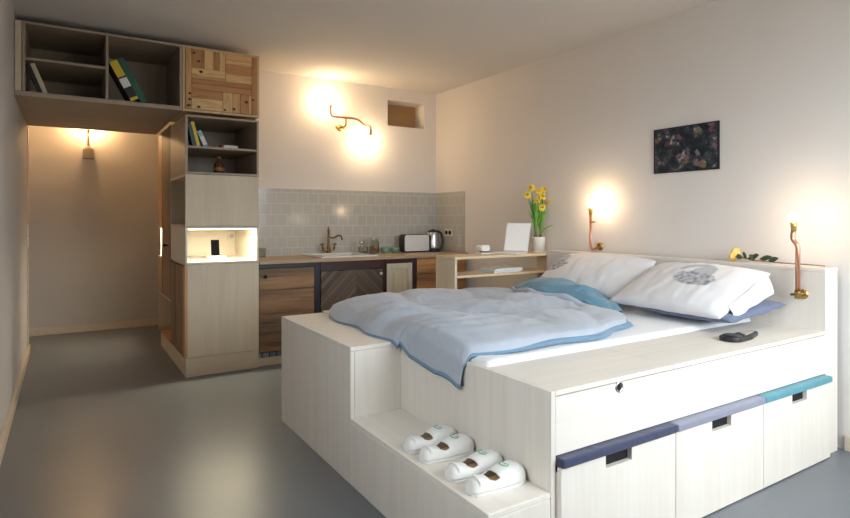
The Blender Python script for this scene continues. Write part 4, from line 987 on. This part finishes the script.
part('stem', MB().tube([(3.62, 1.995, rz_+0.028), (3.615, 1.92, rz_+0.012), (3.60, 1.75, rz_+0.007), (3.59, 1.60, rz_+0.008), (3.575, 1.50, rz_+0.006)], [0.005, 0.004, 0.0035, 0.0035, 0.004], 8), W['rosestem'], rs)
for (yy, zz, ang, ln) in ((1.975, 0.03, 2.2, 0.05), (1.95, 0.035, 0.4, 0.06), (1.94, 0.03, -1.0, 0.06), (1.92, 0.04, -2.2, 0.055), (1.90, 0.02, 3.0, 0.05), (1.87, 0.028, -1.5, 0.075), (1.82, 0.022, -1.3, 0.06)):
    mb = MB(); d = Vector((0.5*math.cos(ang)*0.6, math.sin(ang), 0.25)).normalized(); sd_ = Vector((0.4, 0.1, 0.9)).normalized()
    b0 = Vector((3.605, yy, rz_+zz*0.8))
    def f(s, t): return b0 + d*ln*s + sd_*(2*t-1)*0.017*math.sin(PI*min(1, 0.05+0.95*s))
    mb.grid(f, 8, 3)
    part('leaf', mb, W['roseleaf'], rs, solid=0.001, fixn=False)

# ------------------------------------------------------------------ light, sky, camera
SKY = 11.0
wd_ = bpy.data.worlds.new('sky'); SC.world = wd_; wd_.use_nodes = True
bg = wd_.node_tree.nodes['Background']; bg.inputs['Strength'].default_value = SKY
tcw = N(wd_.node_tree, 'ShaderNodeTexCoord'); spw = N(wd_.node_tree, 'ShaderNodeSeparateXYZ'); wd_.node_tree.links.new(tcw.outputs['Generated'], spw.inputs[0])
mrw = N(wd_.node_tree, 'ShaderNodeMapRange'); mrw.inputs[1].default_value = -1.0; wd_.node_tree.links.new(spw.outputs['Z'], mrw.inputs[0])
wd_.node_tree.links.new(ramp(wd_.node_tree, mrw.outputs[0], [(0.30, (0.13, 0.13, 0.12)), (0.49, (0.22, 0.22, 0.21)), (0.53, (0.62, 0.70, 0.78)), (0.80, (0.92, 0.98, 1.0))]), bg.inputs['Color'])
def portal(loc, rot, sx, sy):
    l = bpy.data.lights.new('daylight', 'AREA'); l.shape = 'RECTANGLE'; l.size = sx; l.size_y = sy; l.cycles.is_portal = True
    o = bpy.data.objects.new('daylight', l); COL.objects.link(o); o.location = loc; o.rotation_euler = rot
for a, b in wx: portal(((a+b)/2, YR-0.15, (wz0+wz1)/2), (PI/2, 0, 0), b-a, wz1-wz0)
portal((XL-0.15, (ly[0]+ly[1])/2, (lz[0]+lz[1])/2), (PI/2, 0, -PI/2), ly[1]-ly[0], lz[1]-lz[0])  # portal for the added left window
cam = bpy.data.cameras.new('camera'); co = bpy.data.objects.new('camera', cam); COL.objects.link(co)
cam.sensor_width = 36.0; cam.lens = 571/850*36; co.location = (0, 0, 1.30); co.rotation_euler = (PI/2, 0, math.radians(-32.2)); cam.shift_y = -40/850
cam.clip_start = 0.02; SC.camera = co
vs = SC.view_settings
vs.view_transform = 'Standard'; vs.look = 'None'; vs.gamma = 1.0; vs.exposure = 0.22; vs.use_curve_mapping = False
